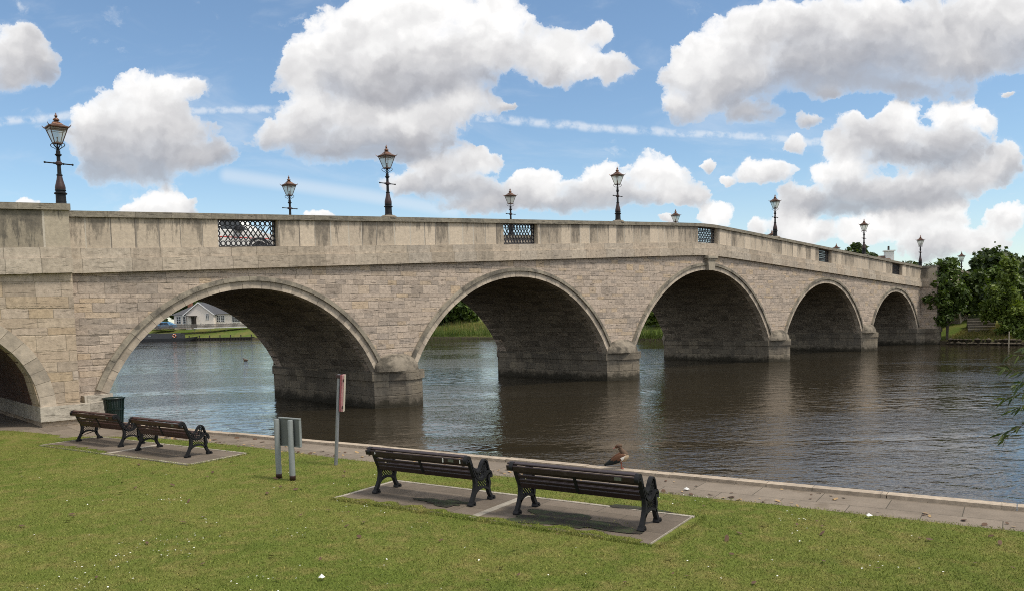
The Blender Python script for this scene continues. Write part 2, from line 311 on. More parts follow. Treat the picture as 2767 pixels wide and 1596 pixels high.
def masonry(name, h=0.27, L=0.62, pal=None, mortar=(0.30,0.26,0.20), rough_amp=1.0, dirt=0.35, water=False, hvar=0.5, streak=0.0, bumpd=0.03):
    m, nt, b = mat_new(name)
    tc = nd(nt, 'ShaderNodeTexCoord'); uv = tc.outputs['UV']; ob = tc.outputs['Object']
    s = nd(nt, 'ShaderNodeSeparateXYZ', None, Vector=uv); u, v = s.outputs[0], s.outputs[1]
    wob = noise(nt, uv, 1.7, 2, 0.5, col=True); wv = nd(nt, 'ShaderNodeSeparateXYZ', None, Vector=wob)
    u = mth(nt, 'ADD', u, mth(nt, 'MULTIPLY', wv.outputs[0], 0.03)); v = mth(nt, 'ADD', v, mth(nt, 'MULTIPLY', wv.outputs[1], 0.05))
    v1 = mth(nt, 'MULTIPLY_ADD', noise(nt, v, 1.9, 2, 0.5, dim='1D'), hvar, v)
    r = mth(nt, 'DIVIDE', v1, h); row = mth(nt, 'FLOOR', r); fr = mth(nt, 'FRACT', r)
    wn = nd(nt, 'ShaderNodeTexWhiteNoise', {'noise_dimensions': '1D'}, W=row).outputs[0]
    # course-dependent stone length
    W = mth(nt, 'MULTIPLY_ADD', mth(nt, 'DIVIDE', u, L), lin(nt, wn, 0, 1, 0.7, 1.5), mth(nt, 'MULTIPLY', row, 17.37))
    vc = nd(nt, 'ShaderNodeTexVoronoi', {'voronoi_dimensions': '1D', 'feature': 'F1'}, W=W, Scale=1.0, Randomness=0.85)
    ve = nd(nt, 'ShaderNodeTexVoronoi', {'voronoi_dimensions': '1D', 'feature': 'DISTANCE_TO_EDGE'}, W=W, Scale=1.0, Randomness=0.85)
    rc = nd(nt, 'ShaderNodeSeparateColor', None, Color=vc.outputs['Color'])
    eh = mth(nt, 'MULTIPLY', ve.outputs['Distance'], L)
    ev = mth(nt, 'MULTIPLY', mth(nt, 'MINIMUM', fr, mth(nt, 'SUBTRACT', 1.0, fr)), h)
    e = mth(nt, 'MINIMUM', eh, ev)
    e = mth(nt, 'ADD', e, mth(nt, 'MULTIPLY_ADD', noise(nt, ob, 14, 3), 0.02, -0.01))
    mort = mth(nt, 'SUBTRACT', 1.0, sstep(nt, e, 0.003, 0.012))
    stone = ramp(nt, rc.outputs[0], [(i/(len(pal)-1)*0.999, c) for i, c in enumerate(pal)])
    fine = noise(nt, ob, 8, 7, 0.72)
    bed = noise(nt, vmt(nt, 'MULTIPLY', ob, (2.2, 2.2, 16)), 1.0, 5, 0.65)
    stone = mixc(nt, 1.0, stone, ramp(nt, fine, [(0.25, (0.60,0.59,0.57)), (0.75, (1.32,1.31,1.28))]), 'MULTIPLY')
    cr = mth(nt, 'MULTIPLY', sstep(nt, bed, 0.56, 0.68), 0.72*rough_amp)
    stone = mixc(nt, cr, stone, (0.10, 0.085, 0.065))
    big = noise(nt, ob, 0.45, 4, 0.6)
    stone = mixc(nt, mth(nt, 'MULTIPLY', sstep(nt, big, 0.50, 0.72), dirt), stone, mixc(nt, 0.65, stone, (0.13,0.12,0.105)))
    col = mixc(nt, mth(nt, 'MULTIPLY', mort, 0.42), stone, mixc(nt, sstep(nt, rc.outputs[2], 0.35, 0.75), mortar, tuple(x*0.36 for x in mortar)))
    if streak:
        so_ = nd(nt, 'ShaderNodeSeparateXYZ', None, Vector=ob)
        st = noise(nt, vmt(nt, 'MULTIPLY', ob, (2.6, 2.6, 0.35)), 1.0, 5, 0.7)
        col = mixc(nt, mth(nt, 'MULTIPLY', sstep(nt, st, 0.50, 0.70), streak), col, (0.075, 0.068, 0.058))
    rgh = 0.92
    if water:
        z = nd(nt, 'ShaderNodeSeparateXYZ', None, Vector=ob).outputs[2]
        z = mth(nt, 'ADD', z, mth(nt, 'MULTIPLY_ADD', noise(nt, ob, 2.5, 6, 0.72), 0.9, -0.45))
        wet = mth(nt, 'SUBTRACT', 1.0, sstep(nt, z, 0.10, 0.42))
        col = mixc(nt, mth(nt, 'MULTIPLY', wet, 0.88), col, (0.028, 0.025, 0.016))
    hgt = mth(nt, 'ADD', mth(nt, 'MULTIPLY', mort, -0.6), mth(nt, 'MULTIPLY', fine, 0.9*rough_amp))
    hgt = mth(nt, 'ADD', hgt, mth(nt, 'MULTIPLY', cr, -0.8))
    hgt = mth(nt, 'ADD', hgt, mth(nt, 'MULTIPLY', rc.outputs[1], 0.5*rough_amp))
    setc(nt, b, col, rgh, hgt, 0.7, bumpd, spec=0.25); return m
def slabs(name, L=0.62, base=(0.50,0.425,0.335), streak=0.70, off=0.0):
    """parapet slabs: u along the bridge, v height above the slab foot"""
    m, nt, b = mat_new(name)
    tc = nd(nt, 'ShaderNodeTexCoord'); uv = tc.outputs['UV']; ob = tc.outputs['Object']
    s = nd(nt, 'ShaderNodeSeparateXYZ', None, Vector=uv); u, v = s.outputs[0], s.outputs[1]
    W = mth(nt, 'DIVIDE', u, L)
    vc = nd(nt, 'ShaderNodeTexVoronoi', {'voronoi_dimensions': '1D', 'feature': 'F1'}, W=W, Scale=1.0, Randomness=0.55)
    ve = nd(nt, 'ShaderNodeTexVoronoi', {'voronoi_dimensions': '1D', 'feature': 'DISTANCE_TO_EDGE'}, W=W, Scale=1.0, Randomness=0.55)
    rc = nd(nt, 'ShaderNodeSeparateColor', None, Color=vc.outputs['Color'])
    e = mth(nt, 'MULTIPLY', ve.outputs['Distance'], L)
    e = mth(nt, 'ADD', e, mth(nt, 'MULTIPLY_ADD', noise(nt, ob, 9, 3), 0.016, -0.008))
    jw = lin(nt, rc.outputs[1], 0, 1, 0.008, 0.034)
    jt = mth(nt, 'LESS_THAN', e, jw)
    fine = noise(nt, ob, 11, 6, 0.65)
    c = mixc(nt, rc.outputs[0], tuple(x*0.72 for x in base), tuple(x*1.18 for x in base))
    c = mixc(nt, 1.0, c, ramp(nt, fine, [(0.2, (0.75,0.75,0.75)), (0.8, (1.2,1.19,1.16))]), 'MULTIPLY')
    st = noise(nt, nd(nt, 'ShaderNodeCombineXYZ', None, X=mth(nt,'MULTIPLY',u,4.6), Y=mth(nt,'MULTIPLY',v,0.75), Z=mth(nt,'MULTIPLY',rc.outputs[2],40.0)).outputs[0], 1.0, 6, 0.72)
    lo = mth(nt, 'ADD', lin(nt, v, 0.0, 0.85, 0.60, 0.40), lin(nt, rc.outputs[0], 0, 1, -0.10, 0.10))
    stm = sstep(nt, mth(nt, 'SUBTRACT', st, lo), 0.0, 0.10)
    blot = noise(nt, ob, 5, 5, 0.7)
    stm = mth(nt, 'MULTIPLY', stm, lin(nt, blot, 0.35, 0.65, 0.45, 1.0))
    c = mixc(nt, mth(nt, 'MULTIPLY', stm, streak), c, (0.075, 0.070, 0.062))
    c = mixc(nt, mth(nt, 'MULTIPLY', jt, 0.85), c, mixc(nt, sstep(nt, rc.outputs[2], 0.55, 0.6), (0.50,0.455,0.38), (0.15,0.13,0.11)))
    setc(nt, b, c, 0.92, mth(nt, 'ADD', fine, mth(nt, 'MULTIPLY', jt, -0.5)), 0.5, 0.015, spec=0.25); return m
def voussoir(name, base, dark, amount):
    m, nt, b = mat_new(name); ob = objco(nt)
    t = nd(nt, 'ShaderNodeAttribute', {'attribute_name': 'tone'}).outputs['Fac']
    c = mixc(nt, t, tuple(x*0.72 for x in base), tuple(x*1.18 for x in base))
    f = noise(nt, ob, 8, 6, 0.65)
    c = mixc(nt, 1.0, c, ramp(nt, f, [(0.2, (0.75,0.75,0.75)), (0.8, (1.2,1.19,1.17))]), 'MULTIPLY')
    n = noise(nt, ob, 1.8, 6, 0.7)
    c = mixc(nt, mth(nt, 'MULTIPLY', sstep(nt, n, 0.42, 0.66), amount), c, dark)
    setc(nt, b, c, 0.92, f, 0.5, 0.02, spec=0.25); return m
WARM = [(0.316,0.256,0.193),(0.443,0.360,0.276),(0.495,0.413,0.319),(0.391,0.298,0.204),(0.475,0.397,0.314),(0.359,0.298,0.237),(0.486,0.376,0.248),(0.464,0.392,0.325),(0.422,0.329,0.232),(0.475,0.407,0.342)]
GREY = [(0.310,0.261,0.218),(0.477,0.394,0.325),(0.510,0.426,0.352),(0.432,0.357,0.294),(0.488,0.405,0.332),(0.376,0.319,0.273),(0.510,0.400,0.283),(0.498,0.415,0.342),(0.345,0.294,0.250),(0.477,0.400,0.332)]
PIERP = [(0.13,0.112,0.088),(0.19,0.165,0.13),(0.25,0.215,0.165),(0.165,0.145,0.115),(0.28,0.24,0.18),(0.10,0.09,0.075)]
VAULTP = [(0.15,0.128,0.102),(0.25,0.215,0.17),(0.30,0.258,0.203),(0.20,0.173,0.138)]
M = {}
M['face'] = masonry('spandrel stone', 0.18, 0.52, GREY, mortar=(0.40,0.345,0.275), dirt=0.28, streak=0.08)
M['warm'] = masonry('warm ashlar stone', 0.28, 0.80, WARM, mortar=(0.42,0.35,0.26), rough_amp=0.55, dirt=0.22)
M['band'] = masonry('band stone', 0.42, 1.25, [(0.37,0.315,0.25),(0.49,0.425,0.345),(0.46,0.385,0.305),(0.42,0.37,0.31),(0.50,0.435,0.355)], rough_amp=0.5, dirt=0.4, hvar=0.0, streak=0.28)
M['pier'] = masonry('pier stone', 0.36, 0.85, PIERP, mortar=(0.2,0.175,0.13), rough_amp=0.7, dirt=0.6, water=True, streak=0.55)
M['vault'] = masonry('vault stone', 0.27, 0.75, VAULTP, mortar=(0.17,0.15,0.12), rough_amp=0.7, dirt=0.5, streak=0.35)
M['brick'] = masonry('dark red brick', 0.085, 0.22, [(0.10,0.05,0.035),(0.13,0.065,0.045),(0.09,0.05,0.04),(0.15,0.08,0.055)], mortar=(0.14,0.12,0.10), rough_amp=0.3, hvar=0.0, dirt=0.4)
M['slab'] = slabs('parapet slab stone')
M['slabd'] = slabs('dark parapet slab stone', 1.1, (0.36,0.315,0.245), 0.85)
M['coping'] = masonry('weathered coping stone', 5.0, 1.15, [(0.20,0.185,0.15),(0.26,0.235,0.19),(0.23,0.21,0.165),(0.29,0.26,0.21)], rough_amp=0.8, dirt=0.6, hvar=0.0, streak=0.45)
M['ring'] = voussoir('arch ring stone', (0.49,0.42,0.335), (0.15,0.135,0.115), 0.45)
M['hood'] = voussoir('hood mould stone', (0.31,0.275,0.215), (0.085,0.078,0.068), 0.85)
M['cap'] = voussoir('cutwater cap stone', (0.27,0.235,0.185), (0.055,0.050,0.040), 0.9)
M['plinth'] = masonry('pale plinth stone', 5.0, 1.1, [(0.42,0.385,0.325),(0.47,0.43,0.365),(0.38,0.35,0.30)], rough_amp=0.7, dirt=0.3, hvar=0.0)
M['key'] = voussoir('keystone', (0.38,0.335,0.265), (0.13,0.12,0.10), 0.55)
M['iron'] = plain('black painted iron', (0.008,0.0085,0.010), 0.6, 0.0, 0.3, 12, 0.2, 0.3)
M['grille'] = plain('grille black iron', (0.012,0.012,0.016), 0.5, 0.0, 0.3, 12, 0.1)
M['asph'] = plain('asphalt', (0.05,0.05,0.052), 0.9, 0, 0.25, 3, 0.4)
M['copper'] = plain('copper', (0.16,0.088,0.060), 0.45, 0.85, 0.35, 18, 0.2)
M['rust'] = plain('rust red paint on iron', (0.034,0.013,0.012), 0.5, 0, 0.4, 20, 0.2)
# ------------------------------------------------------------------ the bridge (own frame: x along, y into, z up)
AZ = 0.7595; BX, BY, WID = 10.431, 41.873, 7.325
bridge = empty('stone_bridge', (BX, BY, 0), AZ, 'long humped pale stone bridge of five river arches crossing the whole river', 'bridge')
ca, sa = math.cos(AZ), math.sin(AZ)
def bw(s, off, z=0.0): return Vector((BX + s*ca + off*sa, BY + s*sa - off*ca, z))
def zs(s): return 6.01 - 0.0500*math.sqrt(s*s + 0.8)
H0 = 1.272
def arch(c, w, crown, z0=H0):
    rise = crown - z0; R = (w*w+rise*rise)/(2*rise); return dict(c=c, w=w, R=R, zc=crown-R, z0=z0)
ARCH = [arch(0,6.40,5.225), arch(-13.774,5.454,4.667), arch(13.774,5.454,4.667), arch(-25.253,4.317,4.138), arch(25.253,4.317,4.138)]
LAND = [arch(-33.65,2.33,3.33,1.0), arch(33.65,2.33,3.33,1.0)]
PIERS = [(-7.36,1.92),(7.36,1.92),(-20.08,1.708),(20.08,1.708)]
def intr(A, s):
    d = s-A['c']; return A['zc'] + math.sqrt(max(0.0, A['R']**2 - d*d))
def strip(mb, s0, s1, lo, hi, y0, y1, ds=0.4, m=0):
    n = max(1, int(math.ceil((s1-s0)/ds))); b = len(mb.V)
    for i in range(n+1):
        s = s0+(s1-s0)*i/n
        mb.V += [(s,y0,lo(s)),(s,y1,lo(s)),(s,y1,hi(s)),(s,y0,hi(s))]
    for i in range(n):
        o = b+4*i
        for (a,c) in ((0,3),(3,2),(2,1),(1,0)):
            mb.F.append((o+a, o+c, o+4+c, o+4+a)[::-1]); mb.M.append(m)
    mb.F.append((b,b+3,b+2,b+1)[::-1]); mb.M.append(m); e = b+4*n; mb.F.append((e,e+1,e+2,e+3)[::-1]); mb.M.append(m)
def fix(o):
    bm = bmesh.new(); bm.from_mesh(o.data); bmesh.ops.recalc_face_normals(bm, faces=bm.faces); bm.to_mesh(o.data); bm.free(); return o
def spandrel(name, arches, s0, s1, y0, y1, mat, zlow):
    mb = MB(); cuts = sorted(arches, key=lambda A: A['c']); s = s0
    hi = lambda q: zs(q)+0.05
    for A in cuts:
        a, b = A['c']-A['w'], A['c']+A['w']
        strip(mb, s, a, lambda q: zlow, hi, y0, y1, 2.0)
        strip(mb, a, b, lambda q, A=A: intr(A, q), hi, y0, y1, 0.18); s = b
    strip(mb, s, s1, lambda q: zlow, hi, y0, y1, 2.0)
    return fix(mb.build(name, mat, bridge, uvf=boxuv))
def rebox(o):
    me = o.data; ul = me.uv_layers[0].data
    for p in me.polygons:
        for li in p.loop_indices: ul[li].uv = boxuv(me.vertices[me.loops[li].vertex_index].co, p.normal)
    return o
LO, RO = 0.5, 1.15      # how far the land sections stand forward of the river face
rebox(spandrel('spandrel_wall', ARCH, -30.45, 30.4, 0.0, 0.55, M['face'], 0.9))
rebox(spandrel('spandrel_wall', ARCH, -30.45, 30.4, WID-0.55, WID, M['face'], 0.9))
rebox(spandrel('spandrel_wall', LAND[:1], -52.0, -30.42, -LO, 0.25, M['warm'], -0.5))
rebox(spandrel('spandrel_wall', LAND[:1], -52.0, -30.42, WID-0.25, WID+LO, M['warm'], -0.5))
rebox(spandrel('spandrel_wall', LAND[1:], 30.38, 38.0, -RO, 0.25, M['face'], -0.8))
rebox(spandrel('spandrel_wall', LAND[1:], 30.38, 38.0, WID-0.25, WID+0.5, M['face'], -0.8))
def vault(A, y0, y1, mat):
    V, F, U = [], [], []; n = 40; al = math.asin(min(1, A['w']/A['R'])); top = []
    for i in range(n+1):
        q = -al+2*al*i/n
        for y in (y0, y1):
            V.append((A['c']+A['R']*math.sin(q), y, A['zc']+A['R']*math.cos(q))); U.append((y, A['R']*q+50))
    for i in range(n): F.append((2*i, 2*i+1, 2*i+3, 2*i+2))
    return mesh('vault', V, F, mat, bridge, uvs=U, smooth=True)
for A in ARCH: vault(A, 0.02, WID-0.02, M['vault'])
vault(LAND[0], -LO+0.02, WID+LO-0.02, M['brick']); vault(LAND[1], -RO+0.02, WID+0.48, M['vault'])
def ring(A, yf, hood=True):
    rnd = random.Random(int(A['c']*10)); al = math.asin(min(1, A['w']/A['R'])); L = 2*al*A['R']
    V, F, T = [], [], []
    def blocks(r0, r1, ya, yb, n, gap, lim=al):
        a0 = -lim; ws = [rnd.uniform(0.75,1.25) for _ in range(n)]; tot = sum(ws)
        for wv in ws:
            a1 = a0 + 2*lim*wv/tot; jj = rnd.uniform(-0.006,0.006); g = gap/A['R']/2; t = rnd.random()
            sub = max(1, int((a1-a0)*A['R']/0.2)); b = len(V)
            for i in range(sub+1):
                q = a0+g+(a1-a0-2*g)*i/sub
                for (r, y) in ((r0,ya+jj),(r1,ya+jj),(r1,yb),(r0,yb)):
                    V.append((A['c']+r*math.sin(q), y, A['zc']+r*math.cos(q)))
            for i in range(sub):
                o = b+4*i
                for (k,l) in ((0,1),(1,2),(2,3),(3,0)): F.append((o+k,o+l,o+4+l,o+4+k)); T.append(t)
            F.append((b,b+3,b+2,b+1)); T.append(t); e = b+4*sub; F.append((e,e+1,e+2,e+3)); T.append(t)
            a0 = a1
    wide = 0.235 if hood else 0.36
    blocks(A['R']-0.006, A['R']+wide, yf-0.02, yf+0.3, int(L/0.32), 0.007)
    o = fix(mesh('arch_ring', V, F, M['ring'], bridge, tone=T)); 
    if hood:
        V, F, T = [], [], []
        blocks(A['R']+wide-0.01, A['R']+wide+0.125, yf-0.095, yf+0.2, int(L/0.75), 0.008)
        fix(mesh('hood_mould', V, F, M['hood'], o, tone=T))
    return o
for A in ARCH: ring(A, 0.0)
ring(LAND[0], -LO, False); ring(LAND[1], -RO, False)
# keystone of the middle arch
kb = MB()
kb.add([(-0.24,-0.22,5.19),(0.30,-0.22,5.19),(0.38,-0.22,5.72),(-0.32,-0.22,5.72),(-0.24,0.05,5.19),(0.30,0.05,5.19),(0.38,0.05,5.72),(-0.32,0.05,5.72)],
       [(0,1,2,3),(0,4,5,1),(3,2,6,7),(0,3,7,4),(1,5,6,2)])
kb.box(-0.38,0.44,-0.27,0.05,5.722,5.79); kb.box(-0.44,0.50,-0.32,0.05,5.792,5.93,bev=0.02)
ks = kb.build('keystone', M['key'], bridge)
a_ = ks.data.attributes.new('tone','FLOAT','FACE'); a_.data.foreach_set('value', [0.6]*len(ks.data.polygons))
# piers with cutwaters, a deeper course at the springing and a rounded cap over the nose
def poly_prism(mb, P, z0, z1, m=0):
    n = len(P); V = [(x,y,z0) for x,y in P]+[(x,y,z1) for x,y in P]
    mb.add(V, [tuple(range(n))[::-1], tuple(range(n,2*n))]+[(i,(i+1)%n,n+(i+1)%n,n+i) for i in range(n)], m)
for (c, q) in PIERS:
    h = q/2
    def foot(g, k):
        return [(c-h-g, -0.0), (c+0.12, -0.50-g), (c+0.42, -0.52-g), (c+h+0.10+g, -0.12-g), (c+h+g, 0.25), (c+h+g, WID-0.25), (c+h+0.1+g, WID+0.12+g), (c+0.3, WID+0.52+g), (c-0.3, WID+0.52+g), (c-h-g, WID+0.05)]
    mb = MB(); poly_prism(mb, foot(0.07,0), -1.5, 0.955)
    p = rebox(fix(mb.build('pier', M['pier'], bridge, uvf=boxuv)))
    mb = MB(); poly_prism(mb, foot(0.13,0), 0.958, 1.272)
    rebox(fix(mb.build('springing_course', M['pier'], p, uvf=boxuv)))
    for sgn in (1, -1):
        nose = [(c-(h+0.07)*math.cos(PI*k/14), -0.56*math.sin(PI*k/14)) for k in range(15)]
        V, F = [], []; K = 9
        for k in range(K+1):
            r = math.cos(k/K*PI/2)**0.85; z = 1.275+0.60*math.sin(k/K*PI/2)
            for (x,y) in nose:
                V.append((c+(x-c)*(0.08+0.92*r), (y*r-0.004) if sgn > 0 else WID-y*r+0.004, z))
        n = len(nose)
        for k in range(K):
            for i in range(n-1): F.append((k*n+i,k*n+i+1,(k+1)*n+i+1,(k+1)*n+i))
        cp = mesh('cutwater_cap', V, F, M['cap'], p, tone=[0.5]*len(F), smooth=True); fix(cp)
# abutment footings
ab = MB(); poly_prism(ab, [(-31.30,-LO-0.02),(-30.2,-LO-0.02),(-29.50,0.0),(-29.50,WID),(-30.2,WID+LO),(-31.30,WID+LO)], -1.5, 0.72)
rebox(fix(ab.build('abutment', M['warm'], bridge, uvf=boxuv))); ab = MB()
poly_prism(ab, [(-31.36,-LO-0.09),(-30.1,-LO-0.09),(-29.44,-0.14),(-29.44,WID),(-30.2,WID+LO),(-31.36,WID+LO)], 0.722, 1.10)
poly_prism(ab, [(-30.25,-0.30),(-29.9,-0.25),(-29.48,-0.08),(-29.48,WID-0.01),(-30.25,WID-0.01)], 1.102, 1.272)
rebox(fix(ab.build('plinth_course', M['plinth'], bridge, uvf=boxuv)))
ab = MB(); poly_prism(ab, [(29.50,0.02),(30.30,-0.35),(30.36,-RO-0.05),(31.36,-RO-0.05),(31.36,WID+0.5),(29.50,WID)], -1.5, 0.955)
poly_prism(ab, [(29.44,-0.04),(30.25,-0.43),(30.28,-RO-0.11),(31.42,-RO-0.11),(31.42,WID+0.5),(29.44,WID)], 0.958, 1.272)
rebox(fix(ab.build('abutment', M['pier'], bridge, uvf=boxuv)))
# string bands, parapets and copings
def band(name, s0, s1, y0, y1, d0, d1, mat, parent=bridge):
    mb = MB(); strip(mb, s0, s1, lambda q: zs(q)+d0, lambda q: zs(q)+d1, y0, y1, 1.0)
    o = fix(mb.build(name, mat, parent, uvf=boxuv)); me = o.data; ul = me.uv_layers[0].data
    for p in me.polygons:
        for li in p.loop_indices:
            co = me.vertices[me.loops[li].vertex_index].co
            ul[li].uv = (co.x, co.z-zs(co.x)-d0) if abs(p.normal.y) > 0.5 else ((co.x, co.y) if abs(p.normal.z) > 0.5 else (co.y+20, co.z-zs(co.x)-d0))
    return o
OPEN = [(-26.30,-24.36),(-14.68,-12.74),(-0.93,0.93),(12.68,14.50),(24.55,26.45)]
def wall_line(s0, s1, f, depth, opens, dm, taller=0.0, side=1):
    """one side's string course, parapet and coping; f = front y (near side), mirrored when side < 0"""
    def yy(a, b): return (a, b) if side > 0 else (WID-b, WID-a)
    sc_ = band('string_course', s0, s1, *yy(f-0.15, f+0.5), 0.0, 0.372, M['band'])
    band('parapet_base', s0, s1, *yy(f-0.06, f+0.5), 0.374, 0.652, M['band'], sc_)
    s = s0
    mb_cuts = [(a,b) for a,b in opens] + [(s1, s1)]
    par = None
    for (a, b) in mb_cuts:
        o = band('parapet', s, a, *yy(f-0.015, f+depth), 0.654, 1.472+taller, M[dm]); s = b
    band('coping', s0-(0.0 if taller==0 else 0.03), s1+(0.0 if taller==0 else 0.03), *yy(f-0.10, f+depth+0.07), 1.474+taller, 1.635+taller, M['coping'])
wall_line(-30.418, 30.38, 0.0, 0.40, OPEN, 'slab')
wall_line(-30.418, 30.38, 0.0, 0.40, [], 'slab', 0, -1)
wall_line(-52.0, -30.42, -LO, 0.45, [], 'slabd', 0.115)
wall_line(-52.0, -30.42, -LO, 0.45, [], 'slabd', 0.115, -1)
wall_line(30.382, 38.0, -RO, 0.45, [], 'slabd')
wall_line(30.382, 60.0, -0.5, 0.45, [], 'slab', 0, -1)
for (s0,s1,f,dp,t_,mt) in ((30.384,30.80,RO,0.42,0.0,'slabd'),(-30.86,-30.424,LO,0.42,0.115,'slabd')):
    band('string_course', s0-0.13, s1, -f+0.502, 0.39, 0.003, 0.383, M['band'])
    band('parapet_base', s0-0.045, s1, -f+0.501, 0.39, 0.002, 0.663, M['band']); band('parapet', s0+0.003, s1, -f+dp+0.031, 0.39, 0.665, 1.470+t_, M[mt])
    band('coping', s0-0.07, s1+0.05, -f+dp+0.10, 0.45, 1.476+t_, 1.633+t_, M['coping'])
rd = MB(); strip(rd, -52, 60, lambda q: zs(q)-0.25, lambda q: zs(q)+0.50, 0.42, WID-0.42, 1.0)
fix(rd.build('road_deck', M['asph'], bridge))
fp = MB(); strip(fp, -52, 60, lambda q: zs(q)+0.3, lambda q: zs(q)+0.62, 0.41, 1.5, 1.0); fix(fp.build('footway', M['coping'], bridge, uvf=boxuv))
# solid approach bank inside the right-hand land section end
eb = MB(); strip(eb, 37.6, 38.0, lambda q: -0.5, lambda q: zs(q)+0.6, -RO+0.3, WID, 1.0); rebox(fix(eb.build('end_wall', M['face'], bridge, uvf=boxuv)))
# iron grilles in the five openings
def annulus(mb, cx, cz, r0, r1, y0, y1, n=14):
    b = len(mb.V)
    for k in range(n):
        q = 2*PI*k/n
        for (r,y) in ((r0,y0),(r1,y0),(r1,y1),(r0,y1)): mb.V.append((cx+r*math.cos(q), y, cz+r*math.sin(q)))
    for k in range(n):
        a = b+4*k; c = b+4*((k+1)%n)
        for (i,j) in ((0,1),(1,2),(2,3),(3,0)): mb.F.append((a+i,a+j,c+j,c+i)); mb.M.append(0)
for (a, b) in OPEN:
    mb = MB(); Y0, Y1 = 0.20, 0.235; z0, z1 = 0.69, 1.46; p = (b-a)/12; R = p*0.53
    xs = [a+p*(i+0.5) for i in range(12)]
    for x in xs:
        annulus(mb, x, z0+R, R-0.029, R, Y0, Y1); annulus(mb, x, z1-R, R-0.029, R, Y0, Y1)
    zz = [z0+R+(z1-z0-2*R)*k/4 for k in (1,2,3)]
    for x in (xs[0], xs[-1]):
        for z in zz: annulus(mb, x, z, R-0.029, R, Y0, Y1)
    za, zb = z0+2*R-0.01, z1-2*R+0.01; n = 10; x0 = xs[0]+R*0.9; x1 = xs[-1]-R*0.9
    def diag(xa, xb):
        w = 0.016
        mb.add([(xa-w,Y0,za),(xa+w,Y0,za),(xb+w,Y0,zb),(xb-w,Y0,zb),(xa-w,Y1,za),(xa+w,Y1,za),(xb+w,Y1,zb),(xb-w,Y1,zb)],
               [(0,1,2,3),(4,7,6,5),(0,3,7,4),(1,5,6,2),(0,4,5,1),(3,2,6,7)])
    pp = (x1-x0)/10
    for i in range(-2, 11):
        for dr in (1,-1):
            xa = x0+pp*i if dr > 0 else x1-pp*i; xb = xa+dr*2*pp
            if min(xa,xb) < x0-0.01 or max(xa,xb) > x1+0.01:
                continue
            diag(xa, xb)
    for (u0,u1,v0,v1) in ((a,b,z0-0.03,z0+0.012),(a,b,z1-0.012,z1+0.03),(a,a+0.02,z0,z1),(b-0.02,b,z0,z1)): mb.box(u0,u1,Y0-0.004,Y1+0.004,v0,v1)
    mb.V = [(x,y,z+zs(x)) for x,y,z in mb.V]
    fix(mb.build('grille', M['grille'], bridge))
# ------------------------------------------------------------------ street lamps
def glass_mat():
    m = bpy.data.materials.new('lantern glass'); m.use_nodes = True; nt = m.node_tree; nt.nodes.clear()
    t = nd(nt, 'ShaderNodeBsdfTransparent', None, Color=(0.86,0.88,0.84,1)); g = nd(nt, 'ShaderNodeBsdfGlossy', None, Color=(0.9,0.9,0.9,1), Roughness=0.05)
    df = nd(nt, 'ShaderNodeBsdfDiffuse', None, Color=(0.62,0.62,0.55,1))
    n = noise(nt, objco(nt), 7, 4)
    x1 = nd(nt, 'ShaderNodeMixShader', None, i0=mth(nt,'MULTIPLY',n,0.42), i1=t.outputs[0], i2=df.outputs[0])
    x2 = nd(nt, 'ShaderNodeMixShader', None, i0=0.10, i1=x1.outputs[0], i2=g.outputs[0])
    o = nt.nodes.new('ShaderNodeOutputMaterial'); nt.links.new(x2.outputs[0], o.inputs[0]); return m
M['lglass'] = glass_mat()
M['coppr2'] = plain('brown lantern frame', (0.09,0.05,0.035), 0.5, 0.3, 0.3, 20, 0.1)
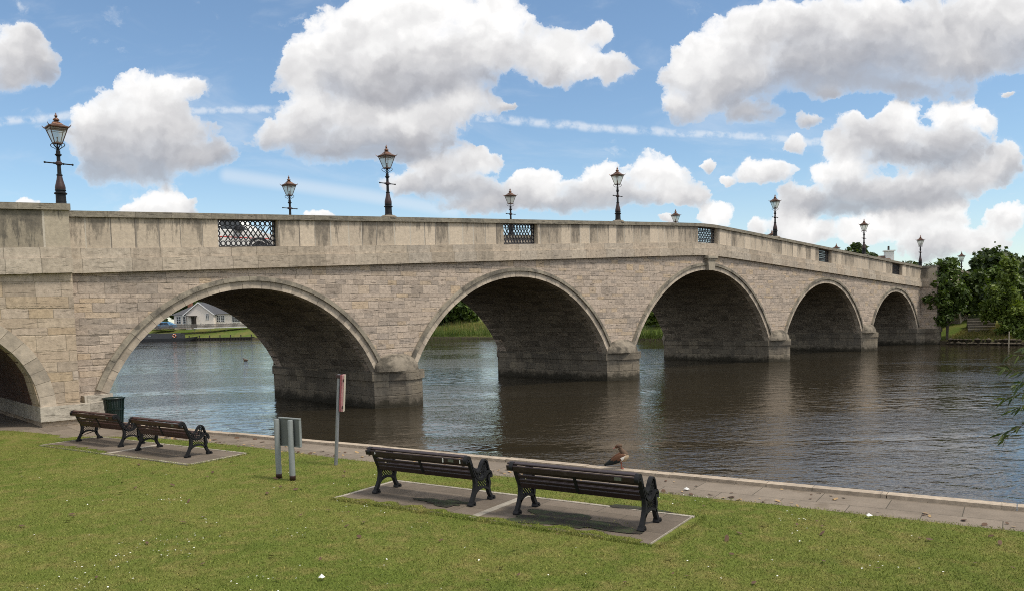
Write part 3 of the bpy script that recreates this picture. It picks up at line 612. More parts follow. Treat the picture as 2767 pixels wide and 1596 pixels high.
def make_lamp():
    r = empty('street_lamp', label='x', cat='street lamp', group='ornate lamps along the bridge parapets')
    mb = MB()
    mb.lathe([(0.135,0),(0.135,0.045),(0.122,0.06),(0.124,0.10),(0.120,0.12),(0.117,0.285),(0.15,0.305),(0.152,0.33),(0.118,0.35),(0.112,0.385),(0.13,0.395),(0.13,0.415),(0.118,0.43)], 20, m=0)
    mb.lathe([(0.118,0.43),(0.124,0.47),(0.118,0.52),(0.098,0.60),(0.075,0.70),(0.060,0.80)], 20, m=1)
    mb.lathe([(0.060,0.80),(0.073,0.81),(0.073,0.832),(0.050,0.85),(0.044,1.08),(0.058,1.095)], 16, m=0)
    mb.lathe([(0.058,1.095),(0.078,1.115),(0.078,1.165),(0.058,1.19)], 16, m=1)
    mb.lathe([(0.058,1.19),(0.046,1.20),(0.043,1.33),(0.056,1.345),(0.080,1.37),(0.080,1.39),(0.052,1.405),(0.050,1.49),(0.03,1.50)], 16, m=0)
    po = weld_smooth(mb.build('post', [M['iron'], M['rust']], r), 0.5)
    mb = MB(); mb.tube([(-0.31,0,1.14),(-0.12,0,1.14),(0,0,1.14),(0.12,0,1.14),(0.31,0,1.14)], [0.017,0.018,0.035,0.018,0.017], 8)
    for x in (-0.32,0.32): mb.lathe([(0.004,-0.03),(0.026,-0.015),(0.03,0),(0.026,0.015),(0.004,0.03)], 10, (x,0,1.14))
    for x in (-0.11,0.11): mb.lathe([(0.004,-0.03),(0.03,-0.012),(0.03,0.012),(0.004,0.03)], 10, (x,0,1.14))
    mb.build('ladder_bar', M['iron'], r, smooth=True)
    mb = MB()
    mb.tube([(0,0,1.49),(0,0,1.68)], 0.016, 8)
    for k in range(4):
        q = PI/4+k*PI/2; c, s = math.cos(q), math.sin(q)
        pts = bezier([(0.02,1.50),(0.09,1.56),(0.165,1.60),(0.185,1.655),(0.14,1.69),(0.105,1.665)], 5)
        mb.tube([(a*c, a*s, z) for a, z in pts], 0.0095, 6)
        pts = bezier([(0.015,1.52),(0.05,1.60),(0.11,1.685)], 4); mb.tube([(a*c, a*s, z) for a, z in pts], 0.008, 6)
    mb.build('bracket', M['iron'], r, smooth=True)
    mb = MB(); B, T, zb, zt = 0.088, 0.205, 1.685, 2.095; cs = ((-1,-1),(1,-1),(1,1),(-1,1))
    mb.box(-B-0.012,B+0.012,-B-0.012,B+0.012,1.672,1.702)
    for k,(x,y) in enumerate(cs):
        mb.tube([(x*B,y*B,zb),(x*T,y*T,zt)], 0.0125, 6)
        x2,y2 = cs[(k+1)%4]; mb.tube([(x*T,y*T,zt),(x2*T,y2*T,zt)], 0.014, 6)
        d0 = 0.55; mb.tube([(x*(B+(T-B)*0.87),y*(B+(T-B)*0.87),zb+(zt-zb)*0.87),(x2*(B+(T-B)*0.87),y2*(B+(T-B)*0.87),zb+(zt-zb)*0.87)], 0.007, 5)
    lf = mb.build('lantern_frame', M['coppr2'], r)
    mb = MB()
    for k,(x,y) in enumerate(cs):
        x2,y2 = cs[(k+1)%4]; e = 0.985; mb.add([(x*B*e,y*B*e,zb),(x2*B*e,y2*B*e,zb),(x2*T*e,y2*T*e,zt),(x*T*e,y*T*e,zt)], [(0,1,2,3)])
    mb.build('lantern_glass', M['lglass'], lf)
    mb = MB(); mb.lathe([(0.03,1.70),(0.03,1.74),(0.014,1.75),(0.012,1.83),(0.02,1.84),(0.02,1.86)], 8); mb.build('burner', M['iron'], lf, smooth=True)
    mb = MB(); q = math.sqrt(2)
    mb.lathe([(0.215*q,2.095),(0.238*q,2.10),(0.242*q,2.125),(0.215*q,2.14),(0.165*q,2.165),(0.12*q,2.20),(0.095*q,2.235)], 4, rot=PI/4)
    for (x,y) in cs: mb.tube([(x*0.235,y*0.235,2.12),(x*0.262,y*0.262,2.155),(x*0.270,y*0.270,2.185)], [0.013,0.010,0.003], 6)
    rf = mb.build('roof', M['copper'], r)
    mb = MB(); mb.lathe([(0.10,2.235),(0.105,2.25),(0.075,2.275),(0.045,2.29),(0.05,2.30),(0.075,2.312),(0.078,2.33),(0.055,2.36),(0.028,2.385),(0.018,2.40),(0.034,2.412),(0.038,2.43),(0.026,2.46),(0.012,2.475),(0.014,2.49),(0.004,2.52)], 16)
    weld_smooth(mb.build('finial', M['copper'], rf), 0.9)
    return r
lamp0 = make_lamp()
LAMPS = [(-30.50,LO-0.28,'nearest ornate lamp on the dark stone pilaster at the left end of the near parapet'),
         (-20.04,-0.16,'near-side lamp above the first river pier from the left'),
         (-7.24,-0.16,'near-side lamp above the second river pier from the left'),
         (7.43,-0.16,'near-side lamp just past the hump, above the third river pier'),
         (19.95,-0.16,'near-side lamp above the fourth river pier, against the round tree beyond'),
         (30.44,-0.10,'near-side lamp at the right end of the near parapet beside the land wall corner'),
         (40.85,-0.3,'farthest lamp, right of the bridge end, its foot lost in the trees'),
         (-31.05,-7.17,'far-side lamp cut off by the left edge, only its ladder bar tip showing'),
         (-20.06,-7.17,'far-side lamp rising behind the parapet just right of the large iron grille'),
         (-7.40,-7.17,'far-side lamp rising behind the grille over the second river arch'),
         (7.48,-7.17,'far-side lamp with only the lantern and neck above the parapet near the hump'),
         (20.10,-7.17,'far-side lantern half hidden behind the near lamp past the hump'),
         (31.2,-7.17,'bright copper-topped far-side lantern peeping over the parapet beside the round tree')]
lp_ = 0
for i, (s, off, lab) in enumerate(LAMPS):
    o = lamp0 if i == 0 else copy_tree(lamp0)
    z = zs(s)+1.635 + (0.115 if s < -30.25 else 0)
    if s > 40: z = 5.24
    near = off > -1 and abs(s) < 30
    if near: z += 0.07
    o.location = bw(s, off, z); o.rotation_euler = (0,0,AZ); o['label'] = lab; o.scale = (1,1,0.93 if i == 0 else 0.975)
    if near:
        mb = MB(); zz = zs(s)+1.60; mb.lathe([(0.30,0),(0.30,0.05),(0.235,0.10),(0.17,0.112)], 10, (s,-off,zz)); k = fix(mb.build('lamp_plinth', M['cap'], bridge))
        a_ = k.data.attributes.new('tone','FLOAT','FACE'); a_.data.foreach_set('value', [0.35]*len(k.data.polygons))
# ------------------------------------------------------------------ bank frame: a along the path, n towards the river
EA, EN = Vector((0.841,-0.541,0)), Vector((0.541,0.841,0))
def bank(a, n, z=0.0): return EA*a + EN*n + Vector((0,0,z))
BANK_RZ = math.atan2(-0.541, 0.841)
# ------------------------------------------------------------------ benches
def wood(name, c, var=0.35):
    m, nt, b = mat_new(name); ob = objco(nt)
    g = noise(nt, vmt(nt, 'MULTIPLY', ob, (1.5, 22, 22)), 1.0, 5, 0.6)
    col = mixc(nt, g, tuple(x*(1-var) for x in c), tuple(x*(1+var) for x in c))
    w = noise(nt, ob, 4.5, 5, 0.7)
    col = mixc(nt, mth(nt,'MULTIPLY',sstep(nt,w,0.55,0.75),0.35), col, (0.11,0.085,0.075))
    setc(nt, b, col, lin(nt, w, 0.3, 0.7, 0.38, 0.6), g, 0.25, 0.004); return m
M['maroon'] = wood('dark maroon painted wood', (0.018,0.008,0.0095))
M['maroon2'] = wood('reddish brown painted wood', (0.040,0.0145,0.013))
BL = 1.83
M['plaque'] = plain('tarnished plaque', (0.10,0.11,0.085), 0.45, 0.3, 0.4, 30, 0.2)
M['splash'] = plain('white bird splash', (0.62,0.62,0.58), 0.8, 0, 0.2, 20, 0)
def make_bench(wm):
    r = empty('park_bench', label='x', cat='bench', group='benches on the lawn facing the river')
    for xf in (0.0, BL):
        mb = MB(); x0, x1 = xf-0.028, xf+0.028
        B = lambda pts, w, n=6, xx=None: mb.bar(bezier(pts, n), w, *(xx or (x0, x1)))
        S = bezier([(-0.155,0.665),(-0.165,0.705),(-0.135,0.745),(-0.09,0.735),(-0.06,0.67),(-0.015,0.56),(0.045,0.44),(0.12,0.375),(0.21,0.362),(0.29,0.40),(0.36,0.445),(0.425,0.435),(0.452,0.385),(0.445,0.345)], 6)
        mb.bar(S, [0.038]*12+[0.05]*(len(S)-12-12)+[0.046]*12, x0, x1)
        mb.bar([(p[0],p[1]) for p in S[26:-8]], 0.014, xf-0.036, xf+0.036)
        annulus_yz(mb, -0.128, 0.705, 0.012, 0.03, x0-0.006, x1+0.006)
        rl = bezier([(0.055,0.42),(0.062,0.32),(0.045,0.22),(0.005,0.13),(-0.03,0.07),(-0.045,0.03)], 5); mb.bar(rl, [0.06,0.058,0.056,0.055]+[0.052]*(len(rl)-4), x0, x1)
        fl = bezier([(0.40,0.40),(0.385,0.34),(0.400,0.27),(0.385,0.20),(0.40,0.13),(0.435,0.07),(0.455,0.03)], 5); mb.bar(fl, 0.05, x0, x1)
        mb.bar(bezier([(-0.085,0.012),(-0.05,0.045),(-0.005,0.05),(0.01,0.012)], 4), 0.03, x0-0.012, x1+0.012)
        mb.bar(bezier([(0.415,0.012),(0.44,0.05),(0.485,0.045),(0.51,0.012)], 4), 0.03, x0-0.012, x1+0.012)
        mb.box(x0-0.012, x1+0.012, -0.085, 0.02, 0.0, 0.02); mb.box(x0-0.012, x1+0.012, 0.41, 0.515, 0.0, 0.02)
        B([(0.03,0.165),(0.10,0.215),(0.20,0.235),(0.30,0.22),(0.39,0.17)], 0.034)
        # lattice panel
        ya, yb = 0.075, 0.375; za = lambda y: 0.235+0.012*math.sin((y-0.07)/0.3*PI); zb = lambda y: 0.352 if y > 0.14 else 0.37
        step = 0.050
        for k in range(-4, 9):
            for dr in (1,-1):
                p0 = (ya+step*k, 0.235); p1 = (ya+step*k+0.135, 0.37)
                if dr < 0: p0, p1 = (p0[0], 0.37), (p1[0], 0.235)
                def cl(p, q):
                    pts = [p, q]
                    (y0,z0),(y1,z1) = pts
                    t0, t1 = 0.0, 1.0
                    if y0 < ya: t0 = (ya-y0)/(y1-y0)
                    if y1 > yb: t1 = (yb-y0)/(y1-y0)
                    if t1-t0 < 0.05: return None
                    return (y0+(y1-y0)*t0, z0+(z1-z0)*t0), (y0+(y1-y0)*t1, z0+(z1-z0)*t1)
                c_ = cl(p0, p1)
                if c_: mb.bar(list(c_), 0.0075, xf-0.006, xf+0.006)
        # open scrolled arm rest
        B([(-0.03,0.575),(0.02,0.56),(0.075,0.50),(0.13,0.485),(0.18,0.53),(0.225,0.60),(0.285,0.645),(0.345,0.61),(0.375,0.53),(0.40,0.455)], 0.026)
        for (cy,cz,rr) in ((0.285,0.575,0.034),(0.215,0.515,0.03),(0.33,0.515,0.03),(0.265,0.465,0.028),(0.155,0.44,0.03),(0.10,0.455,0.02),(0.33,0.575,0.018),(0.245,0.60,0.016)):
            annulus_yz(mb, cy, cz, rr-0.009, rr+0.004, xf-0.012, xf+0.012)
        for pts in ([(0.285,0.64),(0.28,0.56),(0.25,0.48),(0.21,0.41)],[(0.19,0.54),(0.24,0.53),(0.29,0.50),(0.33,0.44)],[(0.36,0.56),(0.31,0.53),(0.28,0.47),(0.29,0.42)],[(0.10,0.49),(0.13,0.45),(0.14,0.40)]):
            B(pts, 0.011, 5, (xf-0.01, xf+0.01))
        fix(mb.build('end_frame', M['iron'], r))
    def slat(name, yc, zc, w, t, ang, x0=0.03, x1=BL-0.03, mat=None, parent=None):
        mb = MB(); mb.box(x0, x1, -w/2, w/2, -t/2, t/2, bev=min(t*0.3, 0.008))
        c, s_ = math.cos(ang), math.sin(ang)
        mb.V = [(x, yc+y*c-z*s_, zc+y*s_+z*c) for x, y, z in mb.V]
        return fix(mb.build(name, mat or wm, parent or r))
    slat('top_rail', -0.107, 0.752, 0.085, 0.030, 0.18, -0.075, BL-0.02)
    slat('top_rail', -0.158, 0.690, 0.080, 0.026, 1.75, -0.075, BL-0.02)
    for k in range(4):
        t = k/3; slat('back_slat', -0.062+0.088*t, 0.625-0.205*t, 0.052 if k < 3 else 0.085, 0.022, -1.12-0.02*k)
    for (y,z,a) in ((0.115,0.405,-0.55),(0.185,0.392,-0.05),(0.255,0.405,0.35),(0.325,0.445,0.5),(0.395,0.462,-0.05)):
        slat('seat_slat', y, z, 0.058, 0.022, a)
    mb = MB(); mb.box(1.53,1.63,-0.1765,-0.1725,0.668,0.712); mb.build('plaque', M['plaque'], r)
    mb = MB(); mb.bar(bezier([(-0.125,0.70),(-0.085,0.64),(-0.03,0.52),(0.03,0.40),(0.10,0.365),(0.20,0.355),(0.29,0.39),(0.40,0.43)], 5), 0.012, BL/2-0.022, BL/2+0.022)
    fix(mb.build('middle_strap', M['iron'], r))
    return r
def annulus_yz(mb, cy, cz, r0, r1, x0, x1, n=12):
    b = len(mb.V)
    for k in range(n):
        q = 2*PI*k/n
        for (r,x) in ((r0,x0),(r1,x0),(r1,x1),(r0,x1)): mb.V.append((x, cy+r*math.cos(q), cz+r*math.sin(q)))
    for k in range(n):
        a = b+4*k; c = b+4*((k+1)%n)
        for (i,j) in ((0,1),(1,2),(2,3),(3,0)): mb.F.append((a+i,a+j,c+j,c+i)); mb.M.append(0)
bA = make_bench(M['maroon']); bB = make_bench(M['maroon2'])
BENCHES = [(bA,-5.75,8.985,-0.002,'nearest maroon bench at the right, the goose standing beyond its backrest'),
           (None,-8.41,9.085,-0.004,'dark maroon bench second from the right, with pale splashes on its top rail'),
           (bB,-15.97,9.86,-0.045,'reddish brown bench right of the pair on the far left paving'),
           (None,-18.64,10.04,-0.035,'reddish brown bench leftmost of all, partly hiding the green litter bin')]
GZ = 0.41
for i, (o, a, n, dr, lab) in enumerate(BENCHES):
    if o is None: o = copy_tree(bA if i == 1 else bB)
    if i == 1:
        for (x_, w_, z0_, z1_) in ((0.12,0.018,0.675,0.705),(1.43,0.020,0.655,0.722),(1.735,0.018,0.66,0.715)):
            mb = MB(); mb.box(x_,x_+w_,-0.1775,-0.171,z0_,z1_); mb.build('white_splash', M['splash'], o)
    o.location = bank(a, n+0.03, GZ+0.012); o.rotation_euler = (0,0,BANK_RZ+dr); o.scale = (1,1,0.955); o['label'] = lab
# ------------------------------------------------------------------ small furniture
M['gpost'] = plain('grey green painted post', (0.20,0.22,0.215), 0.6, 0, 0.2, 8, 0.1)
M['gboard'] = plain('dark grey board back', (0.115,0.125,0.12), 0.6, 0, 0.25, 5, 0.1)
M['galv'] = plain('galvanised pole', (0.26,0.27,0.29), 0.42, 0.5, 0.25, 9, 0.1)
nb = empty('notice_board', (0,0,0), 0, 'low grey notice board seen from behind on two stout posts', 'notice board')
nbx = Vector((-4.09,13.60,0)); nby = Vector((-3.80,13.40,0)); nd_ = (nby-nbx).normalized(); nrm = Vector((-nd_.y, nd_.x, 0))
nb.location = nbx + Vector((0,0,GZ)); nb.rotation_euler = (0,0,math.atan2(nd_.y, nd_.x))
for x in (0.0, 0.355):
    mb = MB(); mb.lathe([(0.050,-0.05),(0.050,0.60),(0.047,0.61),(0.047,1.02),(0.04,1.035)], 16, (x,0,0)); o = weld_smooth(mb.build('post', M['gpost'], nb), 0.6)
    mb = MB(); mb.lathe([(0.0515,0.0),(0.0515,0.07),(0.0505,0.085)], 16, (x,0,0)); mb.build('rusty_foot', M['rust'], o, smooth=True)
mb = MB(); mb.box(-0.0,0.51,0.055,0.075,0.585,1.035); mb.build('board', M['gboard'], nb)
mb = MB(); mb.box(-0.015,0.528,0.045,0.095,1.036,1.062,bev=0.006); mb.box(0.511,0.527,0.045,0.09,0.575,1.034); mb.box(0.0,0.51,0.05,0.085,0.565,0.584); fix(mb.build('frame', M['gpost'], nb))
def signmat():
    m, nt, b = mat_new('faded red and white sign'); ob = objco(nt); s = nd(nt,'ShaderNodeSeparateXYZ',None,Vector=ob)
    e = sstep(nt, noise(nt, ob, 9, 4), 0.3, 0.75)
    c = mixc(nt, e, (0.40,0.18,0.18), (0.50,0.30,0.285))
    setc(nt, b, c, 0.55); return m
M['sgn'] = signmat(); M['sred'] = plain('weathered red sign edge', (0.27,0.07,0.08), 0.55, 0, 0.3, 7, 0.1); M['swhite'] = plain('faded cream paint', (0.5,0.45,0.36), 0.6)
rs = empty('river_sign', (-3.35,14.72,GZ), 0, 'narrow faded red river sign on a leaning thin metal pole', 'sign')
rs.rotation_euler = (0.0, math.radians(4.2), 0)
mb = MB(); mb.lathe([(0.034,-0.05),(0.034,1.70),(0.02,1.705)], 14); mb.build('pole', M['galv'], rs, smooth=False)
mb = MB(); mb.box(0.036,0.062,-0.05,0.06,1.02,1.70); pb = mb.build('side_panel', M['sred'], rs)
mb = MB(); mb.box(0.0625,0.108,-0.052,0.085,1.015,1.705,bev=0.006); mb.build('sign_panel', M['sgn'], rs)
mb = MB(); mb.box(0.1085,0.114,-0.055,0.085,1.015,1.705); mb.build('edge_strip', M['swhite'], rs)
for z in (1.10,1.60):
    mb = MB(); mb.box(0.088,0.107,-0.064,-0.053,z-0.025,z+0.025); mb.build('bracket', M['rust'], rs)
mb = MB(); mb.box(-0.045,0.05,-0.045,0.045,1.635,1.70,bev=0.005); mb.build('clamp', M['rust'], rs)
# litter bin
M['bing'] = plain('dark green plastic', (0.003,0.014,0.012), 0.35, 0, 0.2, 8, 0.05)
M['liner'] = plain('crumpled grey plastic liner', (0.16,0.20,0.18), 0.3, 0, 0.8, 14, 0.6)
bn = empty('litter_bin', (-10.42,20.60,GZ), 0, 'dark green slatted litter bin with a plastic liner behind the leftmost bench', 'bin')
mb = MB()
for k in range(22):
    q = 2*PI*k/22; c, s = math.cos(q), math.sin(q); t = Vector((-s,c,0))*0.025
    pts = [(0.180,0.0),(0.206,0.42),(0.222,0.60),(0.243,0.80)]
    b = len(mb.V)
    for (r_, z) in pts:
        for (dr, sg) in ((0,-1),(0,1),(0.012,1),(0.012,-1)):
            mb.V.append(((r_+dr)*c+t.x*sg, (r_+dr)*s+t.y*sg, z))
    for i in range(3):
        for (i0,i1) in ((0,1),(1,2),(2,3),(3,0)): mb.F.append((b+4*i+i0,b+4*i+i1,b+4*i+4+i1,b+4*i+4+i0)); mb.M.append(0)
fix(mb.build('slatted_body', M['bing'], bn))
mb = MB(); mb.lathe([(0.24,0.80),(0.280,0.80),(0.284,0.83),(0.245,0.835),(0.235,0.81)], 26); fix(mb.build('rim', M['bing'], bn, smooth=True))
mb = MB(); mb.lathe([(0.226,0.52),(0.243,0.52),(0.246,0.56),(0.228,0.56)], 26); fix(mb.build('band', M['bing'], bn))
mb = MB(); mb.lathe([(0.172,0.02),(0.199,0.42),(0.215,0.60),(0.230,0.79)], 26); mb.build('liner', M['liner'], bn, smooth=True)
mb = MB(); mb.lathe([(0.165,-0.02),(0.165,0.02),(0.17,0.30),(0.185,0.5)], 26); mb.build('inner_shell', M['bing'], bn, smooth=True)
# ------------------------------------------------------------------ river
def river_mat():
    m, nt, b = mat_new('river water'); co = nd(nt,'ShaderNodeNewGeometry').outputs['Position']
    r1 = noise(nt, vmt(nt,'MULTIPLY',co,(5.0,6.5,1)), 1.0, 3, 0.55, 0.3)
    r2 = noise(nt, vmt(nt,'MULTIPLY',co,(1.5,2.1,1)), 1.0, 3, 0.5, 0.5)
    r3 = noise(nt, co, 0.16, 3, 0.5)
    pat = sstep(nt, noise(nt, vmt(nt,'MULTIPLY',co,(0.045,0.13,1)), 1.0, 3, 0.6, 0.8), 0.40, 0.60)
    h = mth(nt,'ADD', mth(nt,'MULTIPLY', mth(nt,'MULTIPLY', r1, lin(nt, pat, 0, 1, 0.12, 1.6)), 0.020), mth(nt,'MULTIPLY', r2, 0.036))
    setc(nt, b, mixc(nt, r3, (0.024,0.019,0.011), (0.032,0.026,0.016)), 0.04, h, 1.0, 1.0)
    b.inputs['IOR'].default_value = 1.55; b.inputs['Specular IOR Level'].default_value = 0.5
    return m
M['water'] = river_mat()
tag(mesh('river', [(-700,-300,0),(700,-300,0),(700,700,0),(-700,700,0)], [(0,1,2,3)], M['water']), kind='structure')
# ------------------------------------------------------------------ near bank
def lawn_mat(blade=False):
    m, nt, b = mat_new('lawn grass blades' if blade else 'lawn'); co = nd(nt,'ShaderNodeNewGeometry').outputs['Position']
    n1 = noise(nt, co, 0.55, 5, 0.6); n2 = noise(nt, co, 3.2, 5, 0.65); n3 = noise(nt, co, 30, 4, 0.7)
    c = mixc(nt, sstep(nt, n1, 0.35, 0.65), (0.136,0.180,0.034), (0.180,0.205,0.048))
    c = mixc(nt, sstep(nt, n2, 0.42, 0.72), c, (0.230,0.215,0.070))
    c = mixc(nt, mth(nt,'MULTIPLY', sstep(nt, noise(nt, co, 1.3, 4, 0.6), 0.55, 0.75), 0.6), c, (0.105,0.145,0.028))
    if blade:
        t = nd(nt,'ShaderNodeAttribute',{'attribute_name':'tone'}).outputs['Fac']
        c = mixc(nt, 1.0, c, ramp(nt, t, [(0,(0.75,0.75,0.7)),(0.6,(1.05,1.05,1.0)),(0.9,(1.25,1.2,1.15)),(1.0,(1.9,1.6,1.7))]), 'MULTIPLY')
        setc(nt, b, c, 0.65, spec=0.2)
    else:
        c = mixc(nt, 1.0, c, ramp(nt, n3, [(0.3,(0.5,0.48,0.45)),(0.7,(1.05,1.05,1.0))]), 'MULTIPLY')
        setc(nt, b, c, 0.95, n3, 0.8, 0.03, spec=0.1)
    return m
M['lawn'] = lawn_mat(); M['blade'] = lawn_mat(True)
def gz(x, y):
    """the bank rises a little towards the bridge"""
    off = (x-BX)*sa - (y-BY)*ca; s = (x-BX)*ca + (y-BY)*sa
    t = min(1, max(0, (1.7-off)/1.3)); t = t*t*(3-2*t); k = min(1, max(0, (-29.0-s)/1.5)); k = k*k*(3-2*k)
    return 0.20*t*k
EDGE = [(-60,19.3),(-20,19.15),(-12.69,19.42),(-11.07,19.49),(-9.2,19.15),(-7.6,18.35),(-5.87,17.25),(-3.23,15.32),(-0.13,13.30),(2.35,11.72),(4.19,10.55),(6.07,9.32),(20,0.3),(60,-25.5)]
def yedge(x):
    for (a, b) in zip(EDGE[:-1], EDGE[1:]):
        if a[0] <= x <= b[0]: return a[1]+(b[1]-a[1])*(x-a[0])/(b[0]-a[0])
    return EDGE[-1][1]
def yline(x, n): return (n-0.541*x)/0.841
xs = [-60,-40,-30,-24] + [-20+0.5*i for i in range(57)] + [9,12,16,20,30,45,60]
ks = [0,0.04,0.3,0.8,1.5,2.5,4,6,9,13,20,40]
def dpt(x, k): return yedge(x)-k
V = []; F = []
for i, x in enumerate(xs):
    for k in ks:
        y = yedge(x)-k + 0.035*math.sin(x*3.1)*math.sin(x*1.13+1) * (1 if k < 1 else 0); dz = 0.003*math.sin(x*0.9)*math.cos(y*0.7)
        V.append((x, y, GZ-0.002+gz(x,y)+(dz if k > 0.2 else 0) - (0.03 if k == 0 else 0)))
nk = len(ks)
for i in range(len(xs)-1):
    for j in range(nk-1): F.append((i*nk+j, i*nk+j+1, (i+1)*nk+j+1, (i+1)*nk+j))
tag(mesh('lawn', V, F, M['lawn'], smooth=True), kind='structure')
# ground body under lawn and path
W0 = [bank(75,12.30), bank(-17.5,12.32), bw(-29.55,0.3), bw(-29.6,-WID-0.5), Vector((-100,130,0)), Vector((-400,500,0)), Vector((-700,500,0)), Vector((-700,-400,0)), Vector((200,-400,0))]
gb = MB(); poly_prism(gb, [(p.x,p.y) for p in W0], -1.5, 0.33)
M['earth'] = plain('bare earth', (0.085,0.065,0.042), 0.95, 0, 0.35, 3, 0.5)
tag(fix(gb.build('ground', M['earth'])), kind='structure')
def paving(name, L=0.9, h=0.6, base=(0.200,0.168,0.134), world=True):
    m, nt, b = mat_new(name); ob = nd(nt,'ShaderNodeTexCoord').outputs['UV']; pos = nd(nt,'ShaderNodeNewGeometry').outputs['Position']
    bk = nt.nodes.new('ShaderNodeTexBrick'); nt.links.new(ob, bk.inputs['Vector'])
    for k, v in (('Scale',1.0),('Mortar Size',0.007),('Mortar Smooth',0.3),('Brick Width',L),('Row Height',h),('Bias',0.0)): bk.inputs[k].default_value = v
    bk.inputs['Color1'].default_value = (*[x*0.86 for x in base],1); bk.inputs['Color2'].default_value = (*[x*1.12 for x in base],1); bk.inputs['Mortar'].default_value = (0.085,0.075,0.058,1)
    n = noise(nt, pos, 2.2, 6, 0.65); f = noise(nt, pos, 40, 5, 0.7)
    c = mixc(nt, 1.0, bk.outputs['Color'], ramp(nt, n, [(0.25,(0.78,0.77,0.75)),(0.75,(1.18,1.17,1.15))]), 'MULTIPLY')
    c = mixc(nt, 1.0, c, ramp(nt, f, [(0.3,(0.8,0.8,0.8)),(0.7,(1.15,1.15,1.15))]), 'MULTIPLY')
    d = noise(nt, pos, 0.9, 6, 0.75)
    c = mixc(nt, mth(nt,'MULTIPLY',sstep(nt,d,0.54,0.70),0.6), c, (0.10,0.078,0.052))
    setc(nt, b, c, 0.92, mth(nt,'ADD', f, mth(nt,'MULTIPLY', bk.outputs['Fac'], -1.5)), 0.35, 0.01, spec=0.2); return m
M['pave'] = paving('path paving slabs'); M['pad'] = paving('bench paving slabs', 0.9, 0.6, (0.150,0.124,0.098))
M['kerb'] = masonry('pale kerb stone', 5.0, 1.6, [(0.36,0.30,0.235),(0.41,0.345,0.27),(0.385,0.32,0.25)], rough_amp=0.4, dirt=0.35, hvar=0.0)
M['edging'] = masonry('concrete edging', 5.0, 0.95, [(0.33,0.30,0.25),(0.38,0.345,0.29),(0.29,0.265,0.22)], rough_amp=0.5, dirt=0.6, hvar=0.0)
# riverside path
V, F, U = [], [], []; px = [-10.7+0.35*i for i in range(60)] + [11,16,24,40,60]
for x in px:
    ya, yb = yedge(x)-0.25, yline(x, 12.235); 
    for k in range(4):
        y = ya+(yb-ya)*k/3; V.append((x,y,GZ-0.012+gz(x,y))); U.append((0.841*x-0.541*y+60, 0.541*x+0.841*y-0.18))
for i in range(len(px)-1):
    for j in range(3): F.append((i*4+j,(i+1)*4+j,(i+1)*4+j+1,i*4+j+1))
o_ = mesh('riverside_path', V, F, M['pave'], uvs=U); tag(o_, kind='structure')
V, F, U = [], [], []; gx = [-60,-45,-35,-30,-26,-22,-19,-17,-15,-13.8,-12.6,-11.6,-10.7]
for x in gx:
    ya = yedge(x)-0.25; yb = BY + (-36.0 if x < -20 else -20.0)*0 + 12
    for k in range(8):
        y = ya+(34-ya)*(k/7)**1.3; V.append((x,y,GZ-0.012+gz(x,y)+0.0)); U.append((0.841*x-0.541*y+60, 0.541*x+0.841*y))
for i in range(len(gx)-1):
    for j in range(7):
        q = [i*8+j,(i+1)*8+j,(i+1)*8+j+1,i*8+j+1]; c = sum((Vector(V[k]) for k in q), Vector())/4
        s_ = (c.x-BX)*ca+(c.y-BY)*sa
        if s_ < -29.8: F.append(tuple(q))
tag(mesh('towpath', V, F, M['pave'], uvs=U), kind='structure')
# kerb: each stone
kb = MB(); a = -20.75
rk = random.Random(3)
while a < 70:
    L = 1.5+rk.uniform(-0.15,0.2); dz = rk.uniform(-0.006,0.006)
    V8 = []
    for z in (-1.2, GZ+0.042+dz):
        for (da, n) in ((0.006,12.225),(L-0.006,12.225),(L-0.006,12.425),(0.006,12.425)):
            p = bank(a+da, n + rk.uniform(-0.004,0.004)); V8.append((p.x,p.y,z))
    kb.add(V8, [(0,3,2,1),(4,5,6,7),(0,1,5,4),(1,2,6,5),(2,3,7,6),(3,0,4,7)]); a += L
ko = fix(kb.build('kerb', M['kerb'], uvf=lambda co,n: (0.841*co.x-0.541*co.y+80, 0.541*co.x+0.841*co.y))); tag(ko, kind='structure')
# bench paving
for (a0,a1,n0,n1,mid) in ((-8.72,-3.62,8.52,9.90,-6.20),(-18.85,-13.45,9.33,10.62,-16.25)):
    mb = MB(); e = 0.06
    P = [bank(a0,n0),bank(a1,n0),bank(a1,n1),bank(a0,n1)]
    poly_prism(mb, [(p.x,p.y) for p in P], 0.2, GZ+0.012)
    o = fix(mb.build('bench_paving', M['pad'], uvf=lambda co,n: (0.841*co.x-0.541*co.y+60.2, 0.541*co.x+0.841*co.y))); tag(o, kind='structure')
    mb = MB()
    for (b0,b1,c0,c1) in (((a0-0.03,a1+0.03,n0-0.07,n0),) if a0 < -10 else ())+((a0-0.03,a1+0.03,n1,n1+0.07),(a0-0.07,a0,n0,n1),(a1,a1+(0.07 if a0 < -10 else 0.012),n0,n1),(mid-0.06,mid+0.06,n0+0.01,n1-0.01)):
        P = [bank(b0,c0),bank(b1,c0),bank(b1,c1),bank(b0,c1)]; poly_prism(mb, [(p.x,p.y) for p in P], 0.2, GZ+0.019)
    o2 = fix(mb.build('paving_edging', M['edging'], uvf=lambda co,n: (0.841*co.x-0.541*co.y+60.2, 0.541*co.x+0.841*co.y))); tag(o2, kind='structure')
